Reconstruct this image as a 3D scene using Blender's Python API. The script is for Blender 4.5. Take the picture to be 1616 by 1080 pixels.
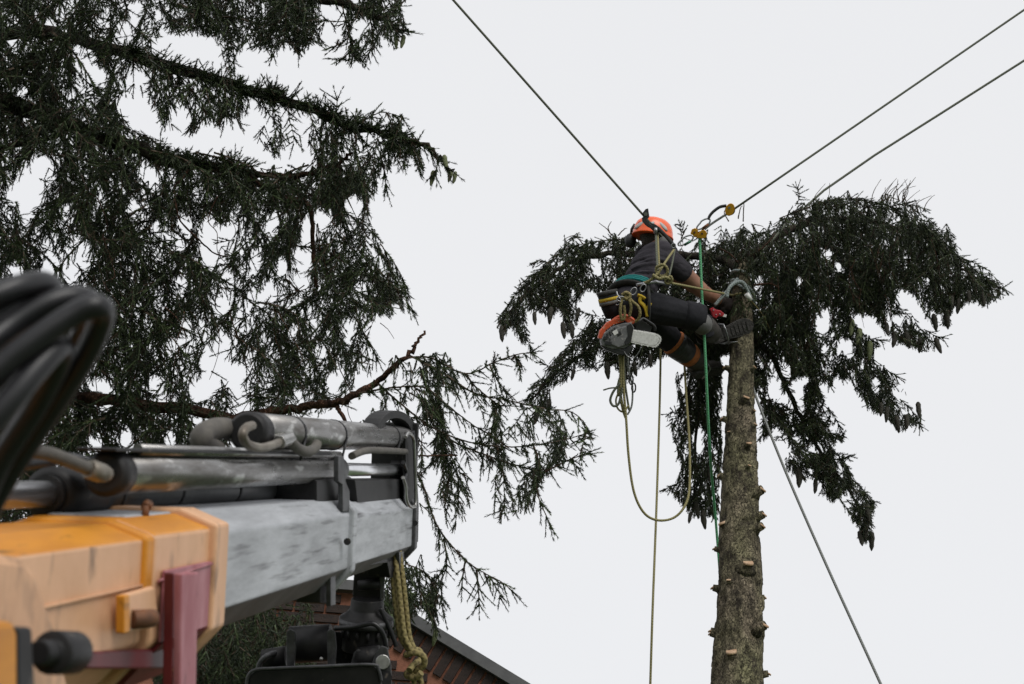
import bpy, math, random
import numpy as np
from math import radians, sin, cos, pi, sqrt
from mathutils import Vector as V, Matrix

# ------------------------------------------------------------------ camera, sky, light
SC = bpy.context.scene
for o in list(bpy.data.objects): bpy.data.objects.remove(o)
FPX, TH, RO = 2020.0, radians(27), radians(4)
CAM = V((0, 0, 1.65))
F = V((0, cos(TH), sin(TH))); R0 = V((1, 0, 0)); U0 = V((0, -sin(TH), cos(TH)))
U = U0 * cos(RO) - R0 * sin(RO); R = R0 * cos(RO) + U0 * sin(RO)
cd = bpy.data.cameras.new('camera'); cam = bpy.data.objects.new('camera', cd)
SC.collection.objects.link(cam); SC.camera = cam
cam.matrix_world = Matrix(((R.x, U.x, -F.x, CAM.x), (R.y, U.y, -F.y, CAM.y), (R.z, U.z, -F.z, CAM.z), (0, 0, 0, 1)))
cd.sensor_width = 36; cd.lens = FPX / 1616 * 36; cd.clip_start = 0.05; cd.clip_end = 2000
cd.dof.use_dof = True; cd.dof.focus_distance = 6.5; cd.dof.aperture_fstop = 7.1

W = bpy.data.worlds.new('World'); SC.world = W; W.use_nodes = True
nt = W.node_tree; nt.nodes.clear()
SUN_EL, SUN_AZ = radians(42), radians(150)      # soft bright patch in the overcast, behind the camera to the right
sky = nt.nodes.new('ShaderNodeTexSky'); sky.sky_type = 'NISHITA'; sky.sun_disc = False
sky.sun_elevation = SUN_EL; sky.sun_rotation = SUN_AZ
b1 = nt.nodes.new('ShaderNodeBackground'); b1.inputs[1].default_value = 0.08
nt.links.new(sky.outputs[0], b1.inputs[0])
b2 = nt.nodes.new('ShaderNodeBackground')
tc = nt.nodes.new('ShaderNodeTexCoord')
nz = nt.nodes.new('ShaderNodeTexNoise'); nz.inputs['Scale'].default_value = 1.6; nz.inputs['Detail'].default_value = 3
nt.links.new(tc.outputs['Generated'], nz.inputs['Vector'])
rp = nt.nodes.new('ShaderNodeValToRGB')
rp.color_ramp.elements[0].position = .3; rp.color_ramp.elements[0].color = (.855, .862, .882, 1)
rp.color_ramp.elements[1].position = .75; rp.color_ramp.elements[1].color = (.885, .89, .906, 1)
nt.links.new(nz.outputs[0], rp.inputs[0]); nt.links.new(rp.outputs[0], b2.inputs[0])
b2.inputs[1].default_value = .80
mx = nt.nodes.new('ShaderNodeMixShader'); mx.inputs[0].default_value = .95
wo = nt.nodes.new('ShaderNodeOutputWorld')
nt.links.new(b1.outputs[0], mx.inputs[1]); nt.links.new(b2.outputs[0], mx.inputs[2]); nt.links.new(mx.outputs[0], wo.inputs[0])

sd = bpy.data.lights.new('sun', 'SUN'); so = bpy.data.objects.new('sun', sd); SC.collection.objects.link(so)
sd.energy = 1.5; sd.angle = radians(35); sd.color = (1, .975, .94)
sv = V((sin(SUN_AZ) * cos(SUN_EL), cos(SUN_AZ) * cos(SUN_EL), sin(SUN_EL)))
so.rotation_euler = sv.to_track_quat('Z', 'Y').to_euler()
SC.view_settings.view_transform = 'Standard'; SC.view_settings.look = 'None'
SC.view_settings.exposure = .32; SC.view_settings.gamma = 1; SC.view_settings.use_curve_mapping = False
SC.render.engine = 'CYCLES'

# ------------------------------------------------------------------ helpers
COL = SC.collection
RND = random.Random(7); NR = np.random.default_rng(11)
Z = V((0, 0, 1)); YH = V((0, 1, 0))
def ray(x, y): return F + R * ((x - 808) / FPX) - U * ((y - 540) / FPX)
def P(x, y, d): return CAM + ray(x, y) * d
def tag(o, label=None, cat=None, group=None, kind=None):
    if label: o['label'] = label
    if cat: o['category'] = cat
    if group: o['group'] = group
    if kind: o['kind'] = kind
    return o
def empty(name, loc, label, cat, group=None):
    o = bpy.data.objects.new(name, None); COL.objects.link(o); o.location = loc; o.empty_display_size = .1
    return tag(o, label, cat, group)
def attach(o, parent):
    if parent is not None:
        bpy.context.view_layer.update()
        o.parent = parent; o.matrix_parent_inverse = parent.matrix_world.inverted()
def frame_of(d, hint=Z):
    d = d.normalized(); h = hint
    if abs(d.dot(h)) > .97: h = V((1, 0, 0)) if abs(d.x) < .9 else V((0, 1, 0))
    x = d.cross(h).normalized(); y = x.cross(d).normalized()
    return x, y, d
def spline(pts, n=6):
    pts = [V(p) for p in pts]; out = []
    for i in range(len(pts) - 1):
        p0 = pts[max(i - 1, 0)]; p1 = pts[i]; p2 = pts[i + 1]; p3 = pts[min(i + 2, len(pts) - 1)]
        for k in range(n):
            t = k / n
            out.append(.5 * ((2 * p1) + (p2 - p0) * t + (2 * p0 - 5 * p1 + 4 * p2 - p3) * t * t + (3 * p1 - p0 - 3 * p2 + p3) * t ** 3))
    out.append(pts[-1]); return out
class MB:
    def __init__(s): s.v = []; s.f = []; s.uv = []; s.mi = []; s.sm = []
    def face(s, idx, uv=None, mi=0, sm=True):
        s.f.append(idx); s.uv.append(uv or [(0, 0)] * len(idx)); s.mi.append(mi); s.sm.append(sm)
    def tube(s, pts, r, n=8, cap=True, mi=0, ell=None, hint=Z):
        pts = [V(p) for p in pts]; m = len(pts)
        rs = [r] * m if not hasattr(r, '__len__') else [r[0] + (r[-1] - r[0]) * i / (m - 1) for i in range(m)] if len(r) == 2 and m != 2 else list(r)
        b = len(s.v); L = 0; prev = None; Ls = []
        for i in range(m):
            t = (pts[min(i + 1, m - 1)] - pts[max(i - 1, 0)])
            if t.length < 1e-9: t = V((0, 0, 1))
            t.normalize()
            if prev is None: x = frame_of(t, hint)[0]; y = t.cross(x)
            else:
                x = prev - t * prev.dot(t)
                if x.length < 1e-6: x = frame_of(t, hint)[0]
                x.normalize(); y = t.cross(x)
            prev = x
            if i: L += (pts[i] - pts[i - 1]).length
            Ls.append(L)
            ex, ey = ell if ell else (1, 1)
            for k in range(n):
                a = 2 * pi * k / n
                s.v.append(pts[i] + x * (rs[i] * ex * cos(a)) + y * (rs[i] * ey * sin(a)))
        for i in range(m - 1):
            for k in range(n):
                k2 = (k + 1) % n
                s.face([b + i * n + k, b + i * n + k2, b + (i + 1) * n + k2, b + (i + 1) * n + k],
                       [(k / n, Ls[i]), ((k + 1) / n, Ls[i]), ((k + 1) / n, Ls[i + 1]), (k / n, Ls[i + 1])], mi)
        if cap:
            s.face([b + k for k in range(n)][::-1], None, mi, False); s.face([b + (m - 1) * n + k for k in range(n)], None, mi, False)
        return s
    def box(s, c, x, y, z, mi=0):      # centre and three half-extent vectors
        b = len(s.v); c = V(c)
        for i in (-1, 1):
            for j in (-1, 1):
                for k in (-1, 1): s.v.append(c + x * i + y * j + z * k)
        flip = x.cross(y).dot(z) < 0
        for q in ((0, 1, 3, 2), (4, 6, 7, 5), (0, 4, 5, 1), (2, 3, 7, 6), (0, 2, 6, 4), (1, 5, 7, 3)):
            q = [b + k for k in (q[::-1] if flip else q)]; s.face(q, None, mi, False)
        return s
    def prism(s, poly, e, mi=0, mi_side=None):     # planar polygon of points, extruded by vector e
        poly = [V(p) for p in poly]; b = len(s.v); n = len(poly); e = V(e)
        nn = V((0, 0, 0))
        for i in range(n): nn += poly[i].cross(poly[(i + 1) % n])
        if nn.dot(e) > 0: poly = poly[::-1]
        s.v += poly + [p + e for p in poly]
        s.face(list(range(b, b + n)), None, mi, False); s.face(list(range(b + n, b + 2 * n))[::-1], None, mi, False)
        for i in range(n):
            j = (i + 1) % n
            s.face([b + i, b + n + i, b + n + j, b + j], None, mi if mi_side is None else mi_side, False)
        return s
    def loft(s, rings, cap=True, mi=0, sm=False):
        b = len(s.v); n = len(rings[0])
        for r in rings: s.v += [V(p) for p in r]
        for i in range(len(rings) - 1):
            for k in range(n):
                k2 = (k + 1) % n
                m = mi[k] if isinstance(mi, (list, tuple)) else mi
                s.face([b + i * n + k, b + i * n + k2, b + (i + 1) * n + k2, b + (i + 1) * n + k], None, m, sm)
        if cap:
            m = 0 if isinstance(mi, (list, tuple)) else mi
            s.face(list(range(b, b + n))[::-1], None, m, False); s.face(list(range(b + (len(rings) - 1) * n, b + len(rings) * n)), None, m, False)
        return s
    def ball(s, c, x, y, z, n=10, m=7, mi=0):      # ellipsoid with half-axis vectors
        c = V(c); rings = []
        for i in range(m + 1):
            a = -pi / 2 + pi * i / m; r = max(cos(a), .02)
            rings.append([c + z * sin(a) + x * (r * cos(2 * pi * k / n)) + y * (r * sin(2 * pi * k / n)) for k in range(n)])
        return s.loft(rings, True, mi, True)
    def ring(s, c, x, y, r, n=16, m=6, mi=0):      # torus-like loop of section r, half axes x y
        c = V(c); pts = [c + x * cos(2 * pi * k / n) + y * sin(2 * pi * k / n) for k in range(n + 1)]
        return s.tube(pts, r, m, False, mi)
    def build(s, name, mats, parent=None, bevel=0, smooth_angle=None):
        me = bpy.data.meshes.new(name); me.from_pydata([tuple(p) for p in s.v], [], s.f)
        if not isinstance(mats, (list, tuple)): mats = [mats]
        for m in mats: me.materials.append(m)
        me.polygons.foreach_set('material_index', s.mi); me.polygons.foreach_set('use_smooth', s.sm)
        ul = me.uv_layers.new(name='UVMap'); flat = [c for q in s.uv for uv in q for c in uv]
        ul.data.foreach_set('uv', flat); me.update()
        o = bpy.data.objects.new(name, me); COL.objects.link(o)
        if bevel:
            bv = o.modifiers.new('bevel', 'BEVEL'); bv.width = bevel; bv.segments = 2; bv.limit_method = 'ANGLE'; bv.angle_limit = radians(35)
        attach(o, parent); return o

# ------------------------------------------------------------------ materials
def mat(name, c1, c2=None, scale=8, rough=.6, metal=0, bump=0, bscale=None, lo=.35, hi=.65, detail=6, stretch=None, coat=0, c3=None, s3=40, lo3=.55, hi3=.7, spec=None, rough2=None, boom=None, boom3=None):
    m = bpy.data.materials.new(name); m.use_nodes = True; t = m.node_tree; N = t.nodes; L = t.links
    b = N['Principled BSDF']; b.inputs['Roughness'].default_value = rough; b.inputs['Metallic'].default_value = metal
    b.inputs['Base Color'].default_value = (*c1, 1)
    if spec is not None: b.inputs['Specular IOR Level'].default_value = spec
    if coat: b.inputs['Coat Weight'].default_value = coat; b.inputs['Coat Roughness'].default_value = .25
    co = N.new('ShaderNodeTexCoord'); mp = N.new('ShaderNodeMapping'); L.new(co.outputs['Object'], mp.inputs[0])
    if stretch: mp.inputs['Scale'].default_value = stretch
    def boom_co(sc):                     # coordinates along, across and up the boom
        cx = N.new('ShaderNodeCombineXYZ')
        for k, (ax_, q) in enumerate(zip((BA, BS_, BU), sc)):
            dt = N.new('ShaderNodeVectorMath'); dt.operation = 'DOT_PRODUCT'; L.new(co.outputs['Object'], dt.inputs[0]); dt.inputs[1].default_value = ax_ * q; L.new(dt.outputs['Value'], cx.inputs[k])
        return cx
    mp3 = mp
    if boom: mp = boom_co(boom); mp3 = mp
    if boom3: mp3 = boom_co(boom3)
    if c2 is not None:
        n = N.new('ShaderNodeTexNoise'); n.inputs['Scale'].default_value = scale; n.inputs['Detail'].default_value = detail; n.inputs['Roughness'].default_value = .65
        L.new(mp.outputs[0], n.inputs['Vector'])
        r = N.new('ShaderNodeValToRGB'); r.color_ramp.elements[0].position = lo; r.color_ramp.elements[1].position = hi
        r.color_ramp.elements[0].color = (*c1, 1); r.color_ramp.elements[1].color = (*c2, 1)
        L.new(n.outputs[0], r.inputs[0]); out = r.outputs[0]
        if rough2 is not None:
            rr = N.new('ShaderNodeMapRange'); rr.inputs[1].default_value = lo; rr.inputs[2].default_value = hi
            rr.inputs[3].default_value = rough; rr.inputs[4].default_value = rough2
            L.new(n.outputs[0], rr.inputs[0]); L.new(rr.outputs[0], b.inputs['Roughness'])
        if c3 is not None:
            n3 = N.new('ShaderNodeTexNoise'); n3.inputs['Scale'].default_value = s3; n3.inputs['Detail'].default_value = 4
            L.new(mp3.outputs[0], n3.inputs['Vector'])
            r3 = N.new('ShaderNodeValToRGB'); r3.color_ramp.elements[0].position = lo3; r3.color_ramp.elements[1].position = hi3
            r3.color_ramp.elements[0].color = (0, 0, 0, 1); r3.color_ramp.elements[1].color = (1, 1, 1, 1)
            L.new(n3.outputs[0], r3.inputs[0])
            mxx = N.new('ShaderNodeMix'); mxx.data_type = 'RGBA'
            L.new(r3.outputs[0], mxx.inputs[0]); L.new(out, mxx.inputs[6]); mxx.inputs[7].default_value = (*c3, 1); out = mxx.outputs[2]
        L.new(out, b.inputs['Base Color'])
    if bump:
        n2 = N.new('ShaderNodeTexNoise'); n2.inputs['Scale'].default_value = bscale or scale * 4; n2.inputs['Detail'].default_value = 6
        L.new(mp.outputs[0], n2.inputs['Vector'])
        bp = N.new('ShaderNodeBump'); bp.inputs['Strength'].default_value = bump; bp.inputs['Distance'].default_value = .01
        L.new(n2.outputs[0], bp.inputs['Height']); L.new(bp.outputs[0], b.inputs['Normal'])
    return m
def rope_mat(name, c1, c2, twist=60, rough=.8):
    m = bpy.data.materials.new(name); m.use_nodes = True; t = m.node_tree; N = t.nodes; L = t.links; b = N['Principled BSDF']
    b.inputs['Roughness'].default_value = rough
    uv = N.new('ShaderNodeUVMap'); sx = N.new('ShaderNodeSeparateXYZ'); L.new(uv.outputs[0], sx.inputs[0])
    def wave(sgn):
        a = N.new('ShaderNodeMath'); a.operation = 'MULTIPLY'; L.new(sx.outputs[1], a.inputs[0]); a.inputs[1].default_value = twist * 2 * pi
        c = N.new('ShaderNodeMath'); c.operation = 'MULTIPLY'; L.new(sx.outputs[0], c.inputs[0]); c.inputs[1].default_value = sgn * 2 * pi * 2
        d = N.new('ShaderNodeMath'); d.operation = 'ADD'; L.new(a.outputs[0], d.inputs[0]); L.new(c.outputs[0], d.inputs[1])
        e = N.new('ShaderNodeMath'); e.operation = 'SINE'; L.new(d.outputs[0], e.inputs[0]); return e
    w1, w2 = wave(1), wave(-1)
    mxm = N.new('ShaderNodeMath'); mxm.operation = 'MAXIMUM'; L.new(w1.outputs[0], mxm.inputs[0]); L.new(w2.outputs[0], mxm.inputs[1])
    r = N.new('ShaderNodeValToRGB'); r.color_ramp.elements[0].position = .15; r.color_ramp.elements[1].position = .8
    r.color_ramp.elements[0].color = (*c2, 1); r.color_ramp.elements[1].color = (*c1, 1)
    mr = N.new('ShaderNodeMapRange'); mr.inputs[1].default_value = -1; mr.inputs[2].default_value = 1; L.new(mxm.outputs[0], mr.inputs[0])
    L.new(mr.outputs[0], r.inputs[0]); L.new(r.outputs[0], b.inputs['Base Color'])
    bp = N.new('ShaderNodeBump'); bp.inputs['Strength'].default_value = .8; bp.inputs['Distance'].default_value = .002
    L.new(mr.outputs[0], bp.inputs['Height']); L.new(bp.outputs[0], b.inputs['Normal'])
    return m
def needle_mat():
    m = bpy.data.materials.new('spruce needles'); m.use_nodes = True; t = m.node_tree; b = t.nodes['Principled BSDF']
    at = t.nodes.new('ShaderNodeAttribute'); at.attribute_name = 'tint'
    t.links.new(at.outputs['Color'], b.inputs['Base Color']); b.inputs['Roughness'].default_value = .55
    b.inputs['Specular IOR Level'].default_value = .3
    return m
def bark_mat(name, dark, mid, moss, vs=45):
    m = bpy.data.materials.new(name); m.use_nodes = True; t = m.node_tree; N = t.nodes; L = t.links; b = N['Principled BSDF']
    b.inputs['Roughness'].default_value = .9; b.inputs['Specular IOR Level'].default_value = .2
    co = N.new('ShaderNodeTexCoord'); mp = N.new('ShaderNodeMapping'); mp.inputs['Scale'].default_value = (1, 1, .6); L.new(co.outputs['Object'], mp.inputs[0])
    dn = N.new('ShaderNodeTexNoise'); dn.inputs['Scale'].default_value = 22; dn.inputs['Detail'].default_value = 5; L.new(mp.outputs[0], dn.inputs['Vector'])
    ad = N.new('ShaderNodeMix'); ad.data_type = 'RGBA'; ad.blend_type = 'LINEAR_LIGHT'; ad.inputs[0].default_value = .05
    L.new(mp.outputs[0], ad.inputs[6]); L.new(dn.outputs['Color'], ad.inputs[7])
    vo = N.new('ShaderNodeTexVoronoi'); vo.inputs['Scale'].default_value = vs; L.new(ad.outputs[2], vo.inputs['Vector'])
    ve = N.new('ShaderNodeTexVoronoi'); ve.feature = 'DISTANCE_TO_EDGE'; ve.inputs['Scale'].default_value = vs; L.new(ad.outputs[2], ve.inputs['Vector'])
    def noise(sc, det, lo, hi, ca, cb):
        n = N.new('ShaderNodeTexNoise'); n.inputs['Scale'].default_value = sc; n.inputs['Detail'].default_value = det; n.inputs['Roughness'].default_value = .7; L.new(mp.outputs[0], n.inputs['Vector'])
        r = N.new('ShaderNodeValToRGB'); r.color_ramp.elements[0].position = lo; r.color_ramp.elements[1].position = hi
        r.color_ramp.elements[0].color = (*ca, 1); r.color_ramp.elements[1].color = (*cb, 1); L.new(n.outputs[0], r.inputs[0]); return r.outputs[0]
    def mix(fac, a, c, mode='MIX'):
        q = N.new('ShaderNodeMix'); q.data_type = 'RGBA'; q.blend_type = mode
        for k, v in ((0, fac), (6, a), (7, c)):
            if isinstance(v, (int, float)): q.inputs[k].default_value = v
            elif isinstance(v, tuple): q.inputs[k].default_value = (*v, 1)
            else: L.new(v, q.inputs[k])
        return q.outputs[2]
    base = noise(4, 6, .40, .62, mid, moss)
    bw = N.new('ShaderNodeSeparateColor'); L.new(vo.outputs['Color'], bw.inputs[0])
    fl = N.new('ShaderNodeMapRange'); fl.inputs[3].default_value = .6; fl.inputs[4].default_value = 1.25; L.new(bw.outputs[0], fl.inputs[0])
    cmb = N.new('ShaderNodeCombineColor'); [L.new(fl.outputs[0], cmb.inputs[k]) for k in range(3)]
    c = mix(1.0, base, cmb.outputs[0], 'MULTIPLY')
    c = mix(noise(16, 8, .47, .62, (0, 0, 0), (1, 1, 1)), c, dark)                 # dark weathered patches
    cr = N.new('ShaderNodeValToRGB'); cr.color_ramp.elements[0].position = .0; cr.color_ramp.elements[1].position = .07; L.new(ve.outputs['Distance'], cr.inputs[0])
    c = mix(cr.outputs[0], dark, c)
    c = mix(.75, c, noise(150, 4, .3, .7, (.45, .45, .45), (1.35, 1.35, 1.35)), 'MULTIPLY')
    L.new(c, b.inputs['Base Color'])
    hm = N.new('ShaderNodeMath'); hm.operation = 'MULTIPLY_ADD'; L.new(cr.outputs[0], hm.inputs[0]); hm.inputs[1].default_value = .6; L.new(dn.outputs[0], hm.inputs[2])
    bp = N.new('ShaderNodeBump'); bp.inputs['Strength'].default_value = 1; bp.inputs['Distance'].default_value = .03
    L.new(hm.outputs[0], bp.inputs['Height']); L.new(bp.outputs[0], b.inputs['Normal'])
    return m
BA = ray(1000, 750).normalized(); BS_ = BA.cross(Z).normalized(); BU = BS_.cross(BA)
M = {}
M['bark'] = bark_mat('grey green spruce bark', (.05, .041, .031), (.22, .182, .13), (.19, .18, .10), 62)
M['limb'] = bark_mat('dark limb bark', (.02, .015, .012), (.06, .045, .034), (.05, .05, .028), 70)
M['redlimb'] = bark_mat('reddish limb bark', (.035, .018, .012), (.13, .065, .042), (.085, .05, .033), 80)
M['needle'] = needle_mat()
M['twig'] = mat('twig bark', (.05, .034, .022), (.085, .06, .04), 30, .9)
M['cutwood'] = mat('fresh cut wood', (.58, .42, .28), (.36, .21, .12), 45, .85, c3=(.16, .10, .06), s3=70, lo3=.6)
M['cone'] = mat('olive spruce cone', (.034, .031, .017), (.018, .015, .010), 90, .7, bump=.8, bscale=160)
M['conegreen'] = mat('pale green spruce cone', (.17, .19, .085), (.09, .11, .045), 90, .6, bump=.8, bscale=160)
M['yellow'] = mat('pale peach crane paint', (.70, .41, .235), (.58, .32, .17), 3, .5, boom=(2.5, 2, 1.6), c3=(.17, .095, .05), s3=6, lo3=.57, hi3=.76, boom3=(4, 4, 1.4), coat=.1, bump=.06, bscale=40)
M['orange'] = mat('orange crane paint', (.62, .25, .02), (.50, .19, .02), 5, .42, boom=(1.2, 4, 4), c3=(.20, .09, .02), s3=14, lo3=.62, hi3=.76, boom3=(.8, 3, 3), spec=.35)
M['red'] = mat('faded red paint', (.40, .17, .19), (.28, .075, .09), 7, .5, boom=(3, 3, .8), c3=(.08, .02, .02), s3=14, lo3=.64, hi3=.75, boom3=(3, 3, 1))
M['redshade'] = mat('shaded red paint', (.13, .012, .016), (.08, .008, .01), 9, .45)  # same red paint, with the shade of sides and undersides put into its colour
M['grey'] = mat('scuffed grey boom paint', (.42, .436, .46), (.22, .226, .24), 3, .40, boom=(1.1, 6, 6), lo=.38, hi=.76, c3=(.08, .08, .085), s3=7, lo3=.56, hi3=.74, boom3=(.6, 8, 8), rough2=.6)
M['boomunder'] = mat('dark grey boom underside', (.06, .06, .062), (.12, .12, .125), 9, .55)  # darker tone for the lower faces of the grey sections
M['steel'] = mat('stained steel cylinder', (.27, .265, .26), (.10, .09, .08), 3, .26, .85, boom=(1.6, 9, 9), lo=.42, hi=.72, c3=(.5, .5, .49), s3=8, lo3=.58, hi3=.7, boom3=(1.4, 5, 5), rough2=.5)
M['steeld'] = mat('dark grey cylinder paint', (.10, .103, .108), (.06, .06, .062), 8, .45, .2)
M['chrome'] = mat('chromed rod', (.85, .86, .88), (.75, .75, .77), 12, .28, 1)
M['black'] = mat('black painted steel', (.010, .010, .011), (.022, .021, .021), 12, .5, .0, spec=.25, c3=(.10, .085, .07), s3=30, lo3=.66, hi3=.76)
M['blackworn'] = mat('worn black steel edge', (.03, .03, .032), (.09, .09, .095), 20, .5, .3)
M['rubber'] = mat('black rubber hose', (.008, .008, .009), (.015, .015, .017), 30, .36, spec=.4)
M['zinc'] = mat('zinc pipe', (.42, .42, .41), (.26, .255, .245), 30, .35, .8)
M['brassy'] = mat('stained fitting', (.22, .20, .165), (.13, .11, .09), 20, .5, .5)
M['rust'] = mat('rusty steel', (.22, .085, .03), (.06, .03, .018), 26, .7, .2)
M['hosegrey'] = mat('dusty grey hose', (.11, .10, .085), (.06, .055, .05), 22, .75)
M['ropeolive'] = rope_mat('olive rope', (.26, .23, .10), (.13, .115, .05))
M['ropedark'] = rope_mat('dark olive rope', (.12, .13, .095), (.055, .06, .045))
M['ropegreen'] = rope_mat('bright green rope', (.12, .40, .20), (.06, .24, .11))
M['ropegrey'] = rope_mat('grey steel core rope', (.24, .25, .24), (.11, .115, .115))
M['ropetan'] = rope_mat('tan khaki rope', (.235, .19, .075), (.12, .095, .036), 45)
M['brick'] = mat('dark brown brick', (.024, .017, .015), (.042, .026, .021), 9, .85, bump=.6, bscale=90, c3=(.016, .013, .012), s3=25)
M['mortar'] = mat('reddish mortar', (.35, .15, .095), (.24, .10, .062), 40, .95, bump=.5, bscale=120)
M['fascia'] = mat('grey roof edge metal', (.10, .10, .102), (.14, .14, .14), 12, .5, .3)
M['rooftile'] = mat('dark roof tiles', (.05, .048, .047), (.035, .033, .032), 12, .8)
M['grass'] = mat('lawn', (.05, .085, .025), (.035, .055, .02), 2, .9, c3=(.075, .095, .04), s3=30, bump=.5, bscale=60)
M['shirt'] = mat('charcoal shirt cloth', (.05, .046, .054), (.038, .035, .042), 25, .9, bump=.9, bscale=12, stretch=(1, 1, 2.6), spec=.15)
M['trouser'] = mat('black work trousers', (.017, .017, .020), (.026, .026, .030), 18, .9, bump=.8, bscale=14, spec=.15)
M['padgrey'] = mat('grey trouser panel', (.13, .128, .125), (.09, .088, .087), 30, .85, bump=.3, bscale=40)
M['skin'] = mat('skin', (.34, .175, .115), (.27, .125, .08), 18, .55)
M['hair'] = mat('dark hair', (.022, .015, .010), (.04, .028, .02), 60, .7, bump=.8, bscale=120)
M['glove'] = mat('dark work glove', (.05, .035, .032), (.03, .022, .02), 30, .8)
M['helmet'] = mat('orange helmet shell', (.86, .115, .012), (.80, .10, .01), 8, .32, coat=.3)
M['helmetgrey'] = mat('grey helmet trim', (.45, .44, .43), (.35, .34, .33), 15, .5)
M['plastic'] = mat('black plastic', (.016, .016, .017), (.028, .028, .03), 25, .5)
M['teal'] = mat('teal webbing', (.005, .23, .22), (.01, .17, .165), 60, .75)
M['web'] = mat('black webbing', (.018, .018, .018), (.035, .033, .03), 60, .85)
M['yel'] = mat('yellow fabric', (.55, .38, .02), (.40, .27, .015), 30, .8)
M['gold'] = mat('gold anodised alloy', (.72, .36, .035), (.60, .28, .02), 30, .3, .75)
M['alloy'] = mat('grey alloy', (.40, .41, .42), (.28, .28, .29), 30, .35, .8)
M['sole'] = mat('black boot sole', (.016, .015, .014), (.04, .036, .032), 60, .85, bump=.9, bscale=70)
M['boot'] = mat('dark boot leather', (.055, .048, .042), (.03, .027, .025), 22, .7)
M['orangestrap'] = mat('orange gaiter strap', (.42, .13, .035), (.30, .09, .025), 40, .75)
M['sawgrey'] = mat('grey saw body', (.20, .20, .205), (.12, .12, .125), 40, .5, c3=(.38, .36, .34), s3=60, lo3=.58)
M['saworange'] = mat('orange saw plastic', (.68, .115, .045), (.55, .085, .03), 20, .4, c3=(.55, .40, .30), s3=60, lo3=.6)
M['bar'] = mat('sawdust dusted guide bar', (.80, .79, .77), (.60, .59, .57), 70, .7)
M['redgear'] = mat('red plastic', (.45, .02, .035), (.30, .012, .02), 40, .45)

# ------------------------------------------------------------------ ground
g = MB(); g.face([0, 1, 2, 3], None, 0, False); g.v = [V((-600, -600, 0)), V((600, -600, 0)), V((600, 600, 0)), V((-600, 600, 0))]
tag(g.build('ground', M['grass']), kind='structure')

# ------------------------------------------------------------------ spruce foliage tools
GX0, GY0, GS = -260, -260, 4; GW, GH = 540, 400
def poly_mask(poly):
    xs = GX0 + GS * np.arange(GW); ys = GY0 + GS * np.arange(GH); X, Y = np.meshgrid(xs, ys)
    ins = np.zeros(X.shape, bool); n = len(poly)
    for i in range(n):
        x1, y1 = poly[i]; x2, y2 = poly[(i + 1) % n]
        if y1 == y2: continue
        c = ((y1 > Y) != (y2 > Y)) & (X < (x2 - x1) * (Y - y1) / (y2 - y1) + x1)
        ins ^= c
    return ins
def ell_mask(cx, cy, rx, ry):
    xs = GX0 + GS * np.arange(GW); ys = GY0 + GS * np.arange(GH); X, Y = np.meshgrid(xs, ys)
    return ((X - cx) / rx) ** 2 + ((Y - cy) / ry) ** 2 < 1.0 + (HN - .5) * 2.6
def vnoise(cell, seed):
    r = np.random.default_rng(seed); g = r.random((int(GH * GS / cell) + 3, int(GW * GS / cell) + 3))
    yy = np.arange(GH) * GS / cell; xx = np.arange(GW) * GS / cell
    y0 = yy.astype(int); x0 = xx.astype(int); fy = (yy - y0)[:, None]; fx = (xx - x0)[None]
    fy = fy * fy * (3 - 2 * fy); fx = fx * fx * (3 - 2 * fx)
    return (g[y0][:, x0] * (1 - fy) + g[y0 + 1][:, x0] * fy) * (1 - fx) + (g[y0][:, x0 + 1] * (1 - fy) + g[y0 + 1][:, x0 + 1] * fy) * fx
HN = vnoise(11, 77)
def gaps(seed, thr, c1=34, c2=14): return (vnoise(c1, seed) * .6 + vnoise(c2, seed + 1) * .4) > thr
def px_of(p):
    q = V(p) - CAM; d = q.dot(F); return 808 + FPX * q.dot(R) / d, 540 - FPX * q.dot(U) / d
def in_mask(mask, p):
    x, y = px_of(p); i = int((y - GY0) / GS); j = int((x - GX0) / GS)
    return 0 <= i < GH and 0 <= j < GW and mask[i, j]
SHOOT_L = (.05, .07, .09, .12, .16)
def make_templates(per_m, nl, w, seed):
    r = np.random.default_rng(seed); T = []
    for L in SHOOT_L:
        vs = []
        for _ in range(2):
            n = int(per_m * L); z = np.sort(r.random(n)) * L; a = r.random(n) * 2 * pi; ph = r.uniform(.75, 1.25, n) * (1 - .45 * z / L)
            ln = nl * r.uniform(.75, 1.1, n) * (1 - .25 * z / L)
            rad = np.stack([np.cos(a), np.sin(a), 0 * a], 1); tan = np.stack([-np.sin(a), np.cos(a), 0 * a], 1)
            base = np.stack([0 * a, 0 * a, z], 1); fw = np.array([0, 0, 1.])
            tip = base + (rad * np.sin(ph)[:, None] + fw * np.cos(ph)[:, None]) * ln[:, None]
            b1 = base - tan * w / 2; b2 = base + tan * w / 2
            v = np.stack([b1, b2, tip], 1).reshape(-1, 3)
            q = []                                       # the woody core, a slim three-sided spike
            for k in range(3):
                a1, a2 = 2 * pi * k / 3, 2 * pi * (k + 1) / 3; rr = w * .9
                q += [[rr * cos(a1), rr * sin(a1), 0], [rr * cos(a2), rr * sin(a2), 0], [0, 0, L]]
            vs.append(np.concatenate([v, np.array(q)]))
        T.append(vs)
    return T
T_LEFT = make_templates(380, .019, .0044, 3)
T_RIGHT = make_templates(400, .0185, .0054, 4)
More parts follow.
